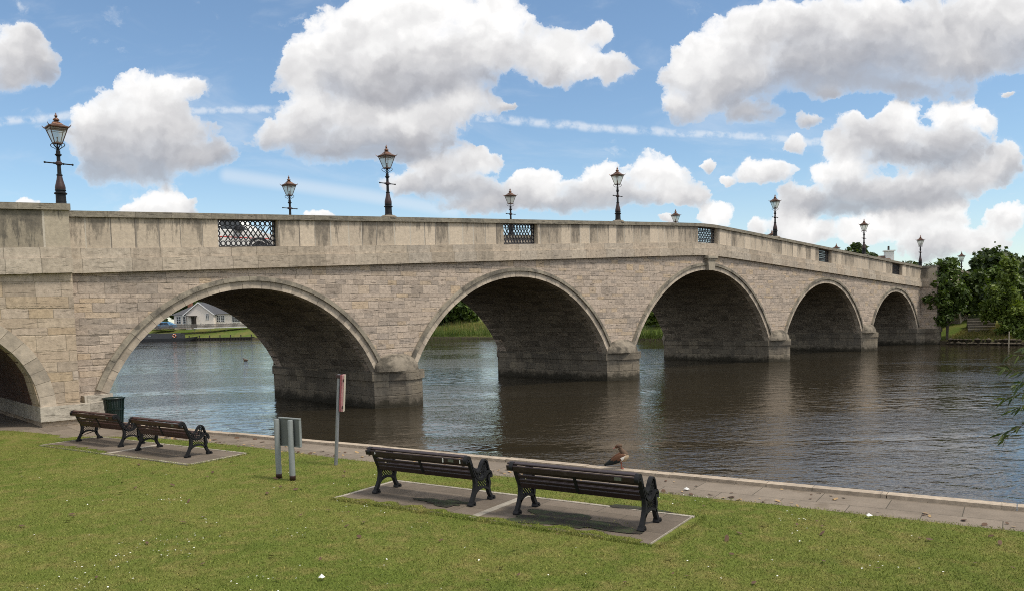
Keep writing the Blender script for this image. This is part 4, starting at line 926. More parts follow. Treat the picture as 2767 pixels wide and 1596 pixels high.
# soil and moss worn around the benches
def patch(name, ctr, ra, rn, mat, seed, z):
    r_ = random.Random(seed); V = [tuple(bank(*ctr, z+0.004))]; n = 40
    for k in range(n):
        q = 2*PI*k/n; f = 0.8+0.22*math.sin(3*q+seed)+0.12*math.sin(7*q+2*seed)+r_.uniform(-0.07,0.07)
        V.append(tuple(bank(ctr[0]+ra*f*math.cos(q), ctr[1]+rn*f*math.sin(q), z)))
    return tag(mesh(name, V, [(0,k+1,(k+1)%n+1) for k in range(n)], mat, smooth=True), kind='stuff')
def soilmat():
    m, nt, b = mat_new('damp soil and moss'); co = nd(nt,'ShaderNodeNewGeometry').outputs['Position']
    n = noise(nt, co, 5, 6, 0.7); f = noise(nt, co, 45, 4, 0.7)
    c = mixc(nt, sstep(nt, n, 0.40, 0.62), (0.022,0.016,0.011), (0.030,0.045,0.012))
    c = mixc(nt, sstep(nt, f, 0.58, 0.75), c, (0.05,0.038,0.025)); setc(nt, b, c, 0.95, f, 0.8, 0.03); return m
M['soil'] = soilmat()
patch('soil_patch', (-4.98, 8.97), 1.02, 0.40, M['soil'], 2, GZ+0.022)
patch('soil_patch', (-7.10, 9.05), 0.50, 0.22, M['soil'], 5, GZ+0.022)
patch('soil_patch', (-4.45, 9.99), 0.55, 0.10, M['soil'], 8, GZ+0.024)
# turf creeping over the front of the near bench paving
def fringe(a0, a1, n0, seed):
    r_ = random.Random(seed); m_ = 60; V = []
    for k in range(m_+1):
        a_ = a0+(a1-a0)*k/m_; w_ = 0.05+0.17*max(0, math.sin(PI*k/m_))*(0.55+0.45*math.sin(k*0.55+seed))+r_.uniform(0,0.03)
        V.append(tuple(bank(a_, n0-0.09, GZ-0.004))); V.append(tuple(bank(a_, n0+w_, GZ+0.023)))
    FR.append((a0, a1, n0, 0)); FW.append([( -0.09, (Vector(V[2*k+1])-Vector(V[2*k])).length-0.09) for k in range(m_+1)])
    tag(mesh('turf_fringe', V, [(2*k,2*k+2,2*k+3,2*k+1) for k in range(m_)], M['lawn']), kind='stuff')
FR, FW = [], []
fringe(-8.75, -6.25, 8.52, 1); fringe(-6.30, -3.75, 8.52, 2); fringe(-18.7,-16.4,9.33,3)
# grass blades
rng = np.random.default_rng(7)
def in_pads(a, n):
    r_ = np.zeros(len(a), bool)
    for (a0,a1,n0,n1) in ((-8.80,-3.47,8.45,10.0),(-18.9,-13.4,9.26,10.69)): r_ |= (a>a0)&(a<a1)&(n>n0)&(n<n1)
    return r_
def blades(name, X, Y, Z, hgt, wid, mat, lean=0.6, curve=True):
    n = len(X); q = rng.uniform(0,2*np.pi,n); le = rng.uniform(0.1,lean,n); dq = rng.uniform(0,2*np.pi,n)
    dx, dy = np.cos(q)*wid, np.sin(q)*wid
    V = np.empty((n,3,3)); 
    V[:,0] = np.stack([X-dx, Y-dy, Z],1); V[:,1] = np.stack([X+dx, Y+dy, Z],1)
    V[:,2] = np.stack([X+np.cos(dq)*hgt*le, Y+np.sin(dq)*hgt*le, Z+hgt],1)
    me = bpy.data.meshes.new(name); me.vertices.add(n*3); me.vertices.foreach_set('co', V.reshape(-1))
    me.loops.add(n*3); me.loops.foreach_set('vertex_index', np.arange(n*3)); me.polygons.add(n)
    me.polygons.foreach_set('loop_start', np.arange(n)*3)
    at = me.attributes.new('tone','FLOAT','FACE'); at.data.foreach_set('value', rng.random(n)); me.materials.append(mat)
    me.update(calc_edges=True); me.validate(); o = bpy.data.objects.new(name, me); COL.objects.link(o); return o
N = 620000
yy_ = 5.0 + (19.5-5.0)*rng.random(N)**1.15; xx_ = rng.uniform(-0.80,0.72,N)*yy_
ye = np.interp(xx_, [e[0] for e in EDGE], [e[1] for e in EDGE])
aa, nn_ = 0.841*xx_-0.541*yy_, 0.541*xx_+0.841*yy_
soilm = ((aa+4.45)/0.55)**2+((nn_-9.99)/0.10)**2 < 0.8
ok = (yy_ < ye+0.02+0.03*rng.standard_normal(N)) & ~in_pads(aa, nn_) & ~soilm
xx_, yy_ = xx_[ok], yy_[ok]
zz_ = np.array([gz(x,y) for x,y in zip(xx_,yy_)]) + GZ + 0.004 + 0.003*np.sin(xx_*0.9)*np.cos(yy_*0.7) - 0.004
tag(blades('grass_blades', xx_, yy_, zz_, rng.uniform(0.010,0.027,len(xx_)), rng.uniform(0.002,0.005,len(xx_)), M['blade'], 1.3), kind='stuff')
# rough grass creeping over the paving edges
ee = []
for (a0,a1,n0,n1) in ((-8.80,-3.47,8.45,10.0),(-18.92,-13.38,9.26,10.69)):
    for k in range(5200):
        if rng.random() < 0.7: a_, n_ = rng.uniform(a0,a1), (n0 if rng.random()<0.6 else n1)+abs(rng.normal(0,0.035))*(1)
        else: a_, n_ = (a0 if rng.random()<0.5 else a1)+rng.normal(0,0.03), rng.uniform(n0,n1)
        if n_ > (n0+n1)/2: n_ = 2*n1-n_ if n_ > n1 else n_
        ee.append(bank(a_, n_))
for (a0,a1,n0,_), ww in zip(FR, FW):
    for k in range(5200):
        t_ = rng.random(); w_ = ww[int(t_*60)][1]; ee.append(bank(a0+(a1-a0)*t_, n0-0.08+(w_+0.10)*rng.random()))
for k in range(300):
    q = rng.uniform(0,2*np.pi); r_ = rng.random()**0.5; ee.append(bank(-4.75+0.9*r_*math.cos(q), 9.0+0.3*r_*math.sin(q)))
E3 = np.array([tuple(p) for p in ee])
tag(blades('edge_grass', E3[:,0], E3[:,1], np.full(len(E3), GZ+0.008)+np.array([gz(x,y) for x,y in E3[:,:2]]), rng.uniform(0.012,0.032,len(E3)), rng.uniform(0.003,0.006,len(E3)), M['blade'], 1.0), kind='stuff')
# daisies, leaves and scraps
M['daisy'] = plain('daisy white', (0.72,0.72,0.66), 0.7, 0, 0.1, 5, 0); M['leafbr'] = plain('dead leaf', (0.085,0.045,0.022), 0.8, 0, 0.5, 30, 0); M['leaftan'] = plain('tan leaf', (0.33,0.22,0.10), 0.8, 0, 0.4, 30, 0)
def scatter(name, pts, smin, smax, mat, z, nseg, el=1.0, up=0.0):
    V, F = [], []
    for (x, y) in pts:
        s_ = rng.uniform(smin,smax); q0 = rng.uniform(0,6.28); b = len(V); tx, ty = rng.normal(0,0.25,2)
        for k in range(nseg):
            q = 2*PI*k/nseg; lx, ly = s_*math.cos(q)*el, s_*math.sin(q)
            X, Y = lx*math.cos(q0)-ly*math.sin(q0), lx*math.sin(q0)+ly*math.cos(q0)
            V.append((x+X, y+Y, GZ+z+gz(x,y)+X*tx+Y*ty))
        F.append(tuple(range(b,b+nseg)))
    return tag(mesh(name, V, F, mat), kind='stuff')
pts = []
for k in range(46):
    cx = rng.uniform(-0.62,0.62); cy = rng.uniform(6.2,12.5); cx *= cy
    for j in range(rng.integers(2,13)): pts.append((cx+rng.normal(0,0.22), cy+rng.normal(0,0.18)))
for k in range(170):
    cy = rng.uniform(6,15); pts.append((rng.uniform(-0.65,0.65)*cy, cy))
def lawn_ok(p, m=0.1):
    a_, n_ = 0.841*p[0]-0.541*p[1], 0.541*p[0]+0.841*p[1]
    return p[1] < yedge(p[0])-m and not in_pads(np.array([a_]), np.array([n_]))[0]
pts = [p for p in pts if lawn_ok(p)]
scatter('daisies', pts, 0.005, 0.0105, M['daisy'], 0.029, 7)
pts = [p for p in ((rng.uniform(-0.65,0.65)*cy, cy) for cy in rng.uniform(6.5,16,190)) if lawn_ok(p)]
scatter('dead_leaves', pts, 0.010, 0.030, M['leafbr'], 0.027, 6, 1.9)
pts = []
for k in range(420):
    a_ = rng.uniform(-18,3); n_ = 11.15+abs(rng.normal(0,0.5)); 
    if n_ < 12.15: p = bank(a_, n_); pts.append((p.x,p.y))
scatter('path_leaves', pts[:110], 0.010, 0.032, M['leaftan'], 0.004, 6, 1.8); scatter('dead_leaves', pts[330:], 0.012, 0.04, M['leafbr'], 0.004, 6, 1.7)
# a few white scraps lying on the grass
M['scrap'] = plain('white feather', (0.70,0.70,0.68), 0.7, 0, 0.1, 5, 0)
for i, (x, y, lab) in enumerate(((4.55,10.05,'white scrap on the lawn at the right, near the path edge'),(-2.05,8.15,'small white scrap low on the lawn below the second bench'),(2.62,11.95,'white feather lying on the path paving beyond the nearest bench'))):
    mb = MB(); r_ = random.Random(i); n = 9
    top = []
    mb.add([(0.05*math.cos(2*PI*k/n)*r_.uniform(0.6,1.1), 0.035*math.sin(2*PI*k/n)*r_.uniform(0.6,1.1), r_.uniform(0.0,0.015)) for k in range(n)]+[(0.0,0.0,0.04)], [(k,(k+1)%n,n) for k in range(n)])
    o = mb.build('white_scrap', M['scrap']); o.location = (x,y,GZ+(0.03 if i < 2 else 0.0)); o.rotation_euler = (0,0,i*1.3); tag(o, lab, 'scrap', 'white scraps on the ground')
# ------------------------------------------------------------------ far bank
def farmat():
    m, nt, b = mat_new('far bank grass'); co = nd(nt,'ShaderNodeNewGeometry').outputs['Position']
    n = noise(nt, co, 0.35, 5, 0.65); n2 = noise(nt, co, 2.5, 5, 0.7)
    c = mixc(nt, sstep(nt, n, 0.38, 0.62), (0.085,0.125,0.022), (0.14,0.135,0.04)); c = mixc(nt, sstep(nt, n2, 0.45, 0.75), c, (0.06,0.085,0.02))
    z = nd(nt,'ShaderNodeSeparateXYZ',None,Vector=co).outputs[2]
    c = mixc(nt, mth(nt,'SUBTRACT',1.0,sstep(nt, mth(nt,'MULTIPLY_ADD',n2,0.3,z), 0.35, 0.62)), c, (0.075,0.062,0.042))
    setc(nt, b, c, 0.95, n2, 0.8, 0.1, spec=0.1); return m
M['far'] = farmat()
BK = [(160,-60),(90,5),(60,33),(45,49),(37.5,57.2),(34.2,61.6),(31.5,66),(27.6,70),(21,77),(15.6,84.3),(5,95.5),(-2.4,103.4),(-12,114),(-25,126),(-45,136.6),(-56,141.0),(-66.5,142.6),(-110,147),(-250,152),(-600,160)]
PROF = [(0,-0.8),(0.02,0.30),(0.5,0.42),(1.6,0.72),(3.5,1.15),(6,1.75),(9,2.15),(25,2.35),(80,2.5),(600,3.0)]
V, F = [], []
for i, p in enumerate(BK):
    a = Vector(BK[max(i-1,0)]); b = Vector(BK[min(i+1,len(BK)-1)]); t = (b-a).normalized(); n = Vector((t.y,-t.x))
    if n.x+n.y < 0: n = -n
    n = (n+Vector((0.15,0.55))).normalized() if i < 8 else (n + Vector((0,0.3))).normalized()
    for (d, z) in PROF: V.append((p[0]+n.x*d, p[1]+n.y*d, z))
k_ = len(PROF)
for i in range(len(BK)-1):
    for j in range(k_-1): F.append((i*k_+j, i*k_+j+1, (i+1)*k_+j+1, (i+1)*k_+j))
tag(fix(mesh('far_bank', V, F, M['far'], smooth=True)), kind='structure')
# stone revetment along the right far bank
M['rock'] = voussoir('bank boulder', (0.085,0.070,0.050), (0.03,0.027,0.018), 0.8)
rv = random.Random(11); V, F, T = [], [], []
for (p, q) in (((45,48.8),(37.4,57.0)),((37.4,57.0),(33.9,61.5))):
    L = math.dist(p,q); n = int(L/0.26)
    for k in range(n):
        for lay in range(2):
            t = (k+rv.random())/n; cx = p[0]+(q[0]-p[0])*t; cy = p[1]+(q[1]-p[1])*t; r_ = rv.uniform(0.12,0.27)
            b = len(V)
            for (vx,vy,vz) in ((0,0,1),(0.9,0,0.3),(0.28,0.86,0.3),(-0.73,0.53,0.3),(-0.73,-0.53,0.3),(0.28,-0.86,0.3),(0,0,-1)):
                j = rv.uniform(0.75,1.2); V.append((cx+vx*r_*j*1.2+0.15*lay, cy+vy*r_*j+0.2*lay, 0.08+0.27*lay+vz*r_*0.7*j))
            f = [(0,1,2),(0,2,3),(0,3,4),(0,4,5),(0,5,1),(6,2,1),(6,3,2),(6,4,3),(6,5,4),(6,1,5)]
            F += [tuple(i+b for i in g) for g in f]; tn = rv.random(); T += [tn]*10
tag(mesh('stone_revetment', V, F, M['rock'], tone=T), kind='stuff')
# ------------------------------------------------------------------ foliage
def leafmat(name, c0, c1, tr=0.25):
    m = bpy.data.materials.new(name); m.use_nodes = True; nt = m.node_tree; nt.nodes.clear()
    t = nd(nt,'ShaderNodeAttribute',{'attribute_name':'tone'}).outputs['Fac']; pos = nd(nt,'ShaderNodeNewGeometry').outputs['Position']
    c = mixc(nt, t, c0, c1); c = mixc(nt, 1.0, c, ramp(nt, noise(nt, pos, 0.7, 3), [(0.3,(0.75,0.8,0.75)),(0.7,(1.25,1.2,1.1))]), 'MULTIPLY')
    d = nd(nt,'ShaderNodeBsdfPrincipled',None,Base_Color=c,Roughness=0.5); d.inputs['Specular IOR Level'].default_value = 0.3
    tl = nd(nt,'ShaderNodeBsdfTranslucent',None,Color=mixc(nt,1.0,c,(1.6,1.7,0.6),'MULTIPLY'))
    x = nd(nt,'ShaderNodeMixShader',None,i0=tr,i1=d.outputs[0],i2=tl.outputs[0]); o = nt.nodes.new('ShaderNodeOutputMaterial'); nt.links.new(x.outputs[0], o.inputs[0]); return m
M['lf_dark'] = leafmat('dark foliage', (0.020,0.036,0.010), (0.075,0.112,0.026)); M['lf_mid'] = leafmat('mid green foliage', (0.034,0.060,0.013), (0.100,0.150,0.030))
M['lf_lite'] = leafmat('light green foliage', (0.062,0.098,0.017), (0.165,0.215,0.042)); M['lf_olive'] = leafmat('olive foliage', (0.030,0.040,0.014), (0.075,0.090,0.030))
M['reed'] = leafmat('reed green', (0.045,0.075,0.016), (0.12,0.16,0.04)); M['dry'] = leafmat('dry grass', (0.12,0.11,0.035), (0.25,0.21,0.085))
M['bark'] = plain('bark', (0.06,0.048,0.036), 0.9, 0, 0.35, 6, 0.6)
def leaf_cloud(name, C, R, n, size, mat, parent, seed, asp=0.6, shell=2.2, droop=0.0, clump=0):
    """n leaf faces spread through ellipsoids C (centres) and R (radii)"""
    g = np.random.default_rng(seed); C = np.array(C, float); R = np.array(R, float)
    vol = (R[:,0]*R[:,1]*R[:,2])**0.72; k = g.choice(len(C), n, p=vol/vol.sum())
    d = g.normal(size=(n,3)); d /= np.linalg.norm(d,axis=1)[:,None]; rad = g.random(n)**(1/shell)
    if clump:   # pull leaves towards twig clumps so that gaps open between them
        cd = g.normal(size=(clump,3)); cd /= np.linalg.norm(cd,axis=1)[:,None]; ci = g.integers(0,clump,n)
        d = cd[ci] + g.normal(0,0.20,(n,3)); cr = (0.45+0.6*g.random(clump))[ci]; P = C[k] + d*R[k]*cr[:,None]
    else: P = C[k] + d*R[k]*rad[:,None]
    nm = d*0.6 + g.normal(0,0.6,(n,3)) + np.array([0,0,0.35]); nm /= np.linalg.norm(nm,axis=1)[:,None]
    a = np.cross(nm, g.normal(size=(n,3))); a /= np.linalg.norm(a,axis=1)[:,None]; a[:,2] -= droop; b = np.cross(nm, a)
    s = size*(0.55+0.9*g.random(n))[:,None]; V = np.stack([P-a*s, P-b*s*asp+a*s*0.1, P+a*s, P+b*s*asp+a*s*0.1],1)
    me = bpy.data.meshes.new(name); me.vertices.add(n*4); me.vertices.foreach_set('co', V.reshape(-1)); me.loops.add(n*4); me.loops.foreach_set('vertex_index', np.arange(n*4)); me.polygons.add(n)
    me.polygons.foreach_set('loop_start', np.arange(n)*4); at = me.attributes.new('tone','FLOAT','FACE'); at.data.foreach_set('value', np.clip(g.normal(0.45,0.28,n),0,1)); me.materials.append(mat)
    me.update(calc_edges=True); me.validate(); o = bpy.data.objects.new(name, me); COL.objects.link(o)
    if parent: o.parent = parent
    return o
def tree(name, label, cat, loc, blobs, n, size, mat, seed, trunk=0.25, group=None, asp=0.6, clump=0, stems=1, shell=2.2):
    """blobs: (x,y,z,rx,ry,rz) about the foot of the trunk"""
    r = empty(name, loc, 0, label, cat, group); rr = random.Random(seed)
    C, R = [], []
    for (x,y,z,rx,ry,rz) in blobs:
        C.append((x,y,z)); R.append((rx*0.85,ry*0.85,rz*0.85))
        for k in range(9):   # smaller lobes make an uneven outline
            q = rr.uniform(0,2*PI); e = rr.uniform(-0.7,1.0); f = rr.uniform(0.75,1.0); c_ = math.sqrt(max(0,1-e*e))
            C.append((x+rx*f*c_*math.cos(q), y+ry*f*c_*math.sin(q), z+rz*f*e)); s = rr.uniform(0.22,0.42); R.append((rx*s,ry*s,rz*s*0.9))
    leaf_cloud('crown', C, R, n, size, mat, r, seed, asp, shell, 0.0, clump)
    mb = MB(); top = max(blobs, key=lambda b: b[2])
    for sidx in range(stems):
        ox = rr.uniform(-1,1)*trunk*(0 if stems == 1 else 3); oy = rr.uniform(-1,1)*trunk*(0 if stems == 1 else 2)
        mb.tube(bezier([(ox,oy,-0.5),(ox*1.2+0.05,oy,top[2]*0.3),(top[0]*0.5+ox,top[1]*0.5,top[2]*0.65),(top[0],top[1],top[2]+top[5]*0.3)],4), [trunk*(1-0.9*i/12) for i in range(13)], 8)
    for (x,y,z,rx,ry,rz) in blobs:
        for k in range(3):
            q = rr.uniform(0,2*PI); z0 = z*rr.uniform(0.3,0.7); mb.tube(bezier([(top[0]*0.3,top[1]*0.3,z0*0.8),(x*0.6,y*0.6,(z0+z)/2),(x+rx*0.7*math.cos(q),y+ry*0.7*math.sin(q),z+rz*0.4)],4), [trunk*0.42*(1-0.88*i/8) for i in range(9)], 6)
    mb.build('trunk', M['bark'], r, smooth=True); return r
G_R = 'trees and shrubs on the right bank'
tree('ash_sapling', 'leafy young tree standing before the end of the bridge wall, foliage down to the bank', 'tree', (34.1,62.1,0.5),
     [(0,0,4.7,1.0,1.0,1.1),(-0.6,0,3.0,0.95,0.9,0.9),(0.7,0,3.4,1.0,0.9,0.9),(0.9,0.1,2.3,0.7,0.7,0.7),(-0.1,0,1.7,0.8,0.7,0.8),(0.2,0.2,5.7,0.85,0.7,0.55)], 5200, 0.15, M['lf_mid'], 21, 0.07, G_R, 0.5, 60, 2)
tree('feathery_tree', 'thin feathery treetop peeping over the corner of the land wall', 'tree', (34.6,68.5,2.0), [(0,0,3.9,1.7,1.2,0.8),(1.1,0,3.5,1.2,1,0.8),(-1.0,0,3.3,0.9,0.8,0.6)], 2600, 0.13, M['lf_olive'], 22, 0.12, G_R, 0.4, 40)
tree('bank_shrub', 'tall bright green bush leaning over the water at the right', 'shrub', (37.6,60.6,0.5),
     [(0,0,2.8,1.2,1.1,1.9),(0.35,0,4.6,0.8,0.8,1.4),(0.8,-1.6,0.6,1.2,0.7,0.8),(1.0,-0.8,1.6,1.3,1.2,1.5),(0.3,-0.9,0.9,1.3,0.9,0.9),(-0.5,0.5,2.0,0.9,0.9,1.1)], 8500, 0.15, M['lf_lite'], 23, 0.10, G_R, 0.5, 0, 3)
tree('dark_bush', 'dark dense bush behind the steps beside the bridge end', 'shrub', (37.4,66.5,1.4), [(0,0,2.2,1.8,1.4,2.0),(-0.4,0,3.9,1.3,1.2,1.0),(1.6,0,2.6,1.5,1.3,2.2)], 6500, 0.2, M['lf_dark'], 24, 0.12, G_R)
tree('slender_tree', 'slender pointed young tree between the farthest lamp and the big dark trees', 'tree', (39.9,68,1.6), [(0,0,4.9,0.55,0.5,1.0),(0.1,0,3.6,0.9,0.8,1.0),(-0.7,0,3.9,0.7,0.6,0.5)], 2600, 0.14, M['lf_dark'], 25, 0.08, G_R)
tree('oak_tree', 'tall dark tree with an open crown at the right, behind the bushes', 'tree', (45.8,75,2.0), [(0,0,4.8,1.6,1.5,1.5),(-0.9,0,3.6,1.3,1.2,1.1),(1.2,0,3.9,1.5,1.4,1.4),(0,0,2.6,2.2,1.8,1.5)], 9000, 0.22, M['lf_dark'], 26, 0.22, G_R, 0.6, 90)
tree('beech_tree', 'big dark rounded tree cut off by the right edge', 'tree', (46.4,68.5,2.0), [(0,0,3.2,3.3,2.8,2.2),(1.2,0,4.1,2.6,2.3,1.6),(-1.8,-0.3,2.0,1.6,1.5,1.5)], 13000, 0.21, M['lf_dark'], 27, 0.25, G_R)
tree('olive_bush', 'olive green bush low at the right edge above the bank', 'shrub', (40.3,59.6,0.6), [(0,0,1.2,1.4,1.2,1.0),(1.4,-0.6,1.7,1.5,1.3,1.5),(0.2,0.8,2.6,1.3,1.2,1.1)], 6000, 0.15, M['lf_olive'], 28, 0.08, G_R)
tree('hedge_tree', 'mid green tree filling the gap behind the bright bush', 'tree', (42.2,67.0,1.6), [(0,0,2.2,2.0,1.6,2.0),(1.6,-0.4,1.7,1.6,1.5,1.6),(-1.0,0.3,3.3,1.2,1.1,1.2)], 8000, 0.19, M['lf_mid'], 29, 0.15, G_R)
tree('low_bush', 'dark low bush hanging over the stone edge of the right bank', 'shrub', (38.4,58.2,0.3), [(0,0,0.4,1.1,0.7,0.6),(0.9,-0.9,0.5,1.0,0.8,0.6)], 3200, 0.12, M['lf_mid'], 30, 0.05, G_R)
for i, (x,y,s,sd_) in enumerate(((61,74,1.0,61),(66,66,1.0,62),(68,86,1.1,63),(70,57,1.0,64))):
    tree('woodland_tree', ['woodland tree beyond the right edge nearest the oak','woodland tree outside the right edge on the bank','tall woodland tree behind the big dark ones','woodland tree farthest right along the bank'][i], 'tree', (x,y,2.2), [(0,0,4.6*s,3.0*s,2.8*s,2.6*s),(1.5*s,0,3.2*s,2.4*s,2.2*s,2.0*s)], 5200, 0.32, M['lf_dark'], sd_, 0.25, 'woodland beyond the right bank')
tree('round_tree', 'round dark treetop showing over the parapet behind the lamp right of the hump', 'tree', (41.2,95,2.4), [(0,0,6.7,1.7,1.5,1.5),(1.2,0,6.1,1.3,1.2,1.2),(-1.1,0,5.9,1.2,1.1,1.1),(0,0,4.2,2.0,1.8,1.7)], 7000, 0.22, M['lf_dark'], 31, 0.2, 'trees beyond the bridge')
tree('riverside_willow', 'big rounded green bush on the far bank seen through the second river arch', 'shrub', (-9.5,122,1.2), [(0,0,3.2,4.0,3.0,2.9),(2.6,-0.5,2.3,2.6,2.2,2.0),(-3.5,0,3.4,3.2,2.6,2.8),(-1,0,5.2,3.0,2.5,2.0)], 12000, 0.30, M['lf_mid'], 32, 0.2, 'trees beyond the bridge')
tree('dark_thicket', 'very dark thicket right of the rounded bush, through the second river arch', 'shrub', (1.5,124,1.5), [(0,0,2.4,3.2,2.5,2.4),(3.4,0,3.0,3.2,2.5,2.8)], 6000, 0.32, M['lf_dark'], 33, 0.2, 'trees beyond the bridge')
tree('bank_alder', 'green bush on the bank seen through the narrow gap of the middle arch', 'shrub', (16.9,90,0.9), [(0,0,2.6,1.9,1.6,2.2),(1.0,-1.2,1.2,1.5,1.2,1.1),(-1.2,0.3,1.7,1.3,1.2,1.3)], 6500, 0.22, M['lf_lite'], 34, 0.15, 'trees beyond the bridge')
for i, (x, y, s) in enumerate(((-66.5,161,1.0),(-57.5,166,1.2),(-48,168,1.15))):
    tree('garden_tree', ['dark garden tree behind the left end of the bungalow','dark tree rising behind the bungalow gable','dark tree behind the right end of the bungalow'][i], 'tree', (x,y,2.3), [(0,0,4.4*s,3.2*s,2.6*s,2.6*s),(1.8*s,0,3.4*s,2.4*s,2*s,2*s)], 5200, 0.34, M['lf_dark'], 40+i, 0.25, 'trees beyond the bridge')
tree('garden_shrub', 'dark shrub against the left end wall of the bungalow', 'shrub', (-65.6,149.6,2.2), [(0,0,1.0,1.0,0.8,1.1),(-0.9,0,0.8,0.9,0.8,0.9)], 1800, 0.22, M['lf_dark'], 47, 0.06, 'trees beyond the bridge')
tree('garden_hedge', 'dark hedge of shrubs left of the bungalow behind the parked blue car', 'hedge', (-69.5,152,2.2), [(0,0,1.6,2.6,1.2,1.7),(-3.2,0.5,1.8,2.4,1.3,1.8),(2.0,0.5,1.2,1.5,1.0,1.3)], 4200, 0.28, M['lf_dark'], 48, 0.08, 'trees beyond the bridge')
for i, (x, y, s) in enumerate(((-150,215,1.5),(-118,205,1.4),(-96,190,1.3),(-78,186,1.2),(-38,192,1.3),(-16,176,1.3),(6,168,1.2),(30,150,1.3),(58,130,1.3),(80,105,1.2))):
    tree('distant_tree', ['distant tree far left beyond the river','distant tree second from the left beyond the river','distant tree left of the bungalow garden','distant tree behind the hedge of the bungalow','distant tree right of the bungalow','distant tree above the first pier','distant tree behind the rounded bush','distant tree beyond the middle arch','distant tree beyond the right end of the bridge','distant tree behind the white house'][i], 'tree', (x,y,2.3), [(0,0,4.2*s,4.6*s,3.2*s,3.0*s),(4.2*s,0,3.2*s,3.6*s,3*s,2.4*s)], 3200, 0.6, M['lf_dark'], 70+i, 0.3, 'distant trees')
for i, (x, y, s) in enumerate(((-30,150,1),(-18,140,1.1),(8,112,1.0),(24,96,1.0),(31,84,0.9))):
    tree('bank_tree', ['bank tree upstream right of the bungalow','bank tree hidden behind the second pier','bank tree behind the second pier thicket','bank tree behind the third pier','bank tree behind the right end of the bridge'][i], 'tree', (x,y,2.0), [(0,0,3.0*s,2.2*s,2.0*s,1.9*s),(1.2*s,0,2.3*s,1.7*s,1.5*s,1.5*s)], 3500, 0.32, M['lf_dark'], 50+i, 0.2, 'trees beyond the bridge')
# reeds and rough grass along the far water edge
def edge_pts(p, q, n, d0, d1):
    t = rng.random(n); e = np.array(q)-np.array(p); L = np.hypot(*e); nn2 = np.array([e[1],-e[0]])/L
    if nn2[1] < 0: nn2 = -nn2
    d = rng.uniform(d0,d1,n); return p[0]+e[0]*t+nn2[0]*d, p[1]+e[1]*t+nn2[1]*d, np.interp(d,[a for a,_ in PROF],[b for _,b in PROF])
for (p,q,n,d0,d1,h0,h1,mt,nm) in (((-14,116),(4,97),2600,-0.7,1.2,0.5,1.5,'reed','reeds'),((-14,116),(4,97),1800,2.0,7,0.4,1.0,'dry','dry_bank_grass'),((-14,116),(4,97),1500,1.0,7,0.4,1.1,'reed','tall_grass'),((12,88),(22,76.5),1800,-0.5,1.0,0.6,1.5,'reed','reeds'),
                          ((36.6,58.2),(33.9,61.8),4500,0.4,4.5,0.15,0.45,'dry','dry_bank_grass'),((48,46),(36.8,58.0),2600,0.5,4,0.15,0.5,'reed','tall_grass'),((46,48),(34.2,61.4),2600,-0.15,0.8,0.15,0.42,'reed','bank_herbs')):
    X, Y, Z = edge_pts(p,q,n,d0,d1); w = 0.035 if Y.mean() > 80 else 0.02
    tag(blades(nm, X, Y, Z-0.1, rng.uniform(h0,h1,n), np.full(n,w), M[mt], 0.5), kind='stuff')
# ------------------------------------------------------------------ steps and stake at the bridge end
st = MB(); sx = Vector((0.80,-0.60,0))
M['step'] = plain('worn concrete step', (0.14,0.125,0.10), 0.9, 0, 0.45, 3, 0.4)
stp = empty('bank_steps', (36.1,62.6,0.92), math.atan2(-0.45,0.89), 'flight of pale worn steps up the bank beside the bridge end', 'steps')
for k in range(5):
    mb = MB(); mb.box(0.0,1.9,0.36*k,0.36*k+0.40,-0.6,0.20*(k+1),bev=0.02); fix(mb.build('step', M['step'], stp))
mb = MB(); mb.tube([(0,0,-0.5),(0.02,0,1.05)], 0.035, 8); o = mb.build('mooring_stake', plain('pale weathered stake', (0.40,0.35,0.27), 0.9)); o.location = (36.2,57.6,0); tag(o, 'thin pale stake standing in the water below the bank steps', 'stake')
# ------------------------------------------------------------------ bungalow across the river
M['render'] = plain('cream render', (0.74,0.67,0.60), 0.9, 0, 0.06, 1.2, 0.2); M['slate'] = plain('dark slate', (0.060,0.062,0.068), 0.7, 0, 0.3, 2.2, 0.4); M['white'] = plain('white paint', (0.74,0.74,0.72), 0.5, 0, 0.06, 3, 0.05)
M['pane'] = plain('dark window glass', (0.03,0.035,0.04), 0.12, 0, 0.2, 2, 0); M['dkwood'] = plain('dark timber', (0.035,0.028,0.022), 0.8, 0, 0.3, 4, 0.3); M['brickr'] = plain('red brick chimney', (0.24,0.10,0.06), 0.9, 0, 0.25, 6, 0.3)
hs = empty('bungalow', (-58,150,2.2), 0, 'cream bungalow with dark slate roof and front gable seen through the left river arch', 'house')
mb = MB(); mb.box(-5.6,9.0,0.0,7.5,-0.3,2.45); mb.add([(-2.9,-1.2,-0.3),(2.3,-1.2,-0.3),(2.3,-1.2,2.45),(-0.4,-1.2,4.60),(-2.9,-1.2,2.45),(-2.9,3.4,-0.3),(2.3,3.4,-0.3),(2.3,3.4,2.45),(-0.4,3.4,4.60),(-2.9,3.4,2.45)],
    [(0,1,2,3,4),(5,9,8,7,6),(0,5,6,1),(1,6,7,2),(0,4,9,5)]); fix(mb.build('wall', M['render'], hs))
mb = MB()
mb.add([(-6.0,-0.35,2.42),(9.4,-0.35,2.42),(9.4,7.8,2.42),(-6.0,7.8,2.42),(-2.6,3.7,4.55),(6.2,3.7,4.55)], [(0,1,5,4),(1,2,5),(2,3,4,5),(3,0,4),(0,3,2,1)])
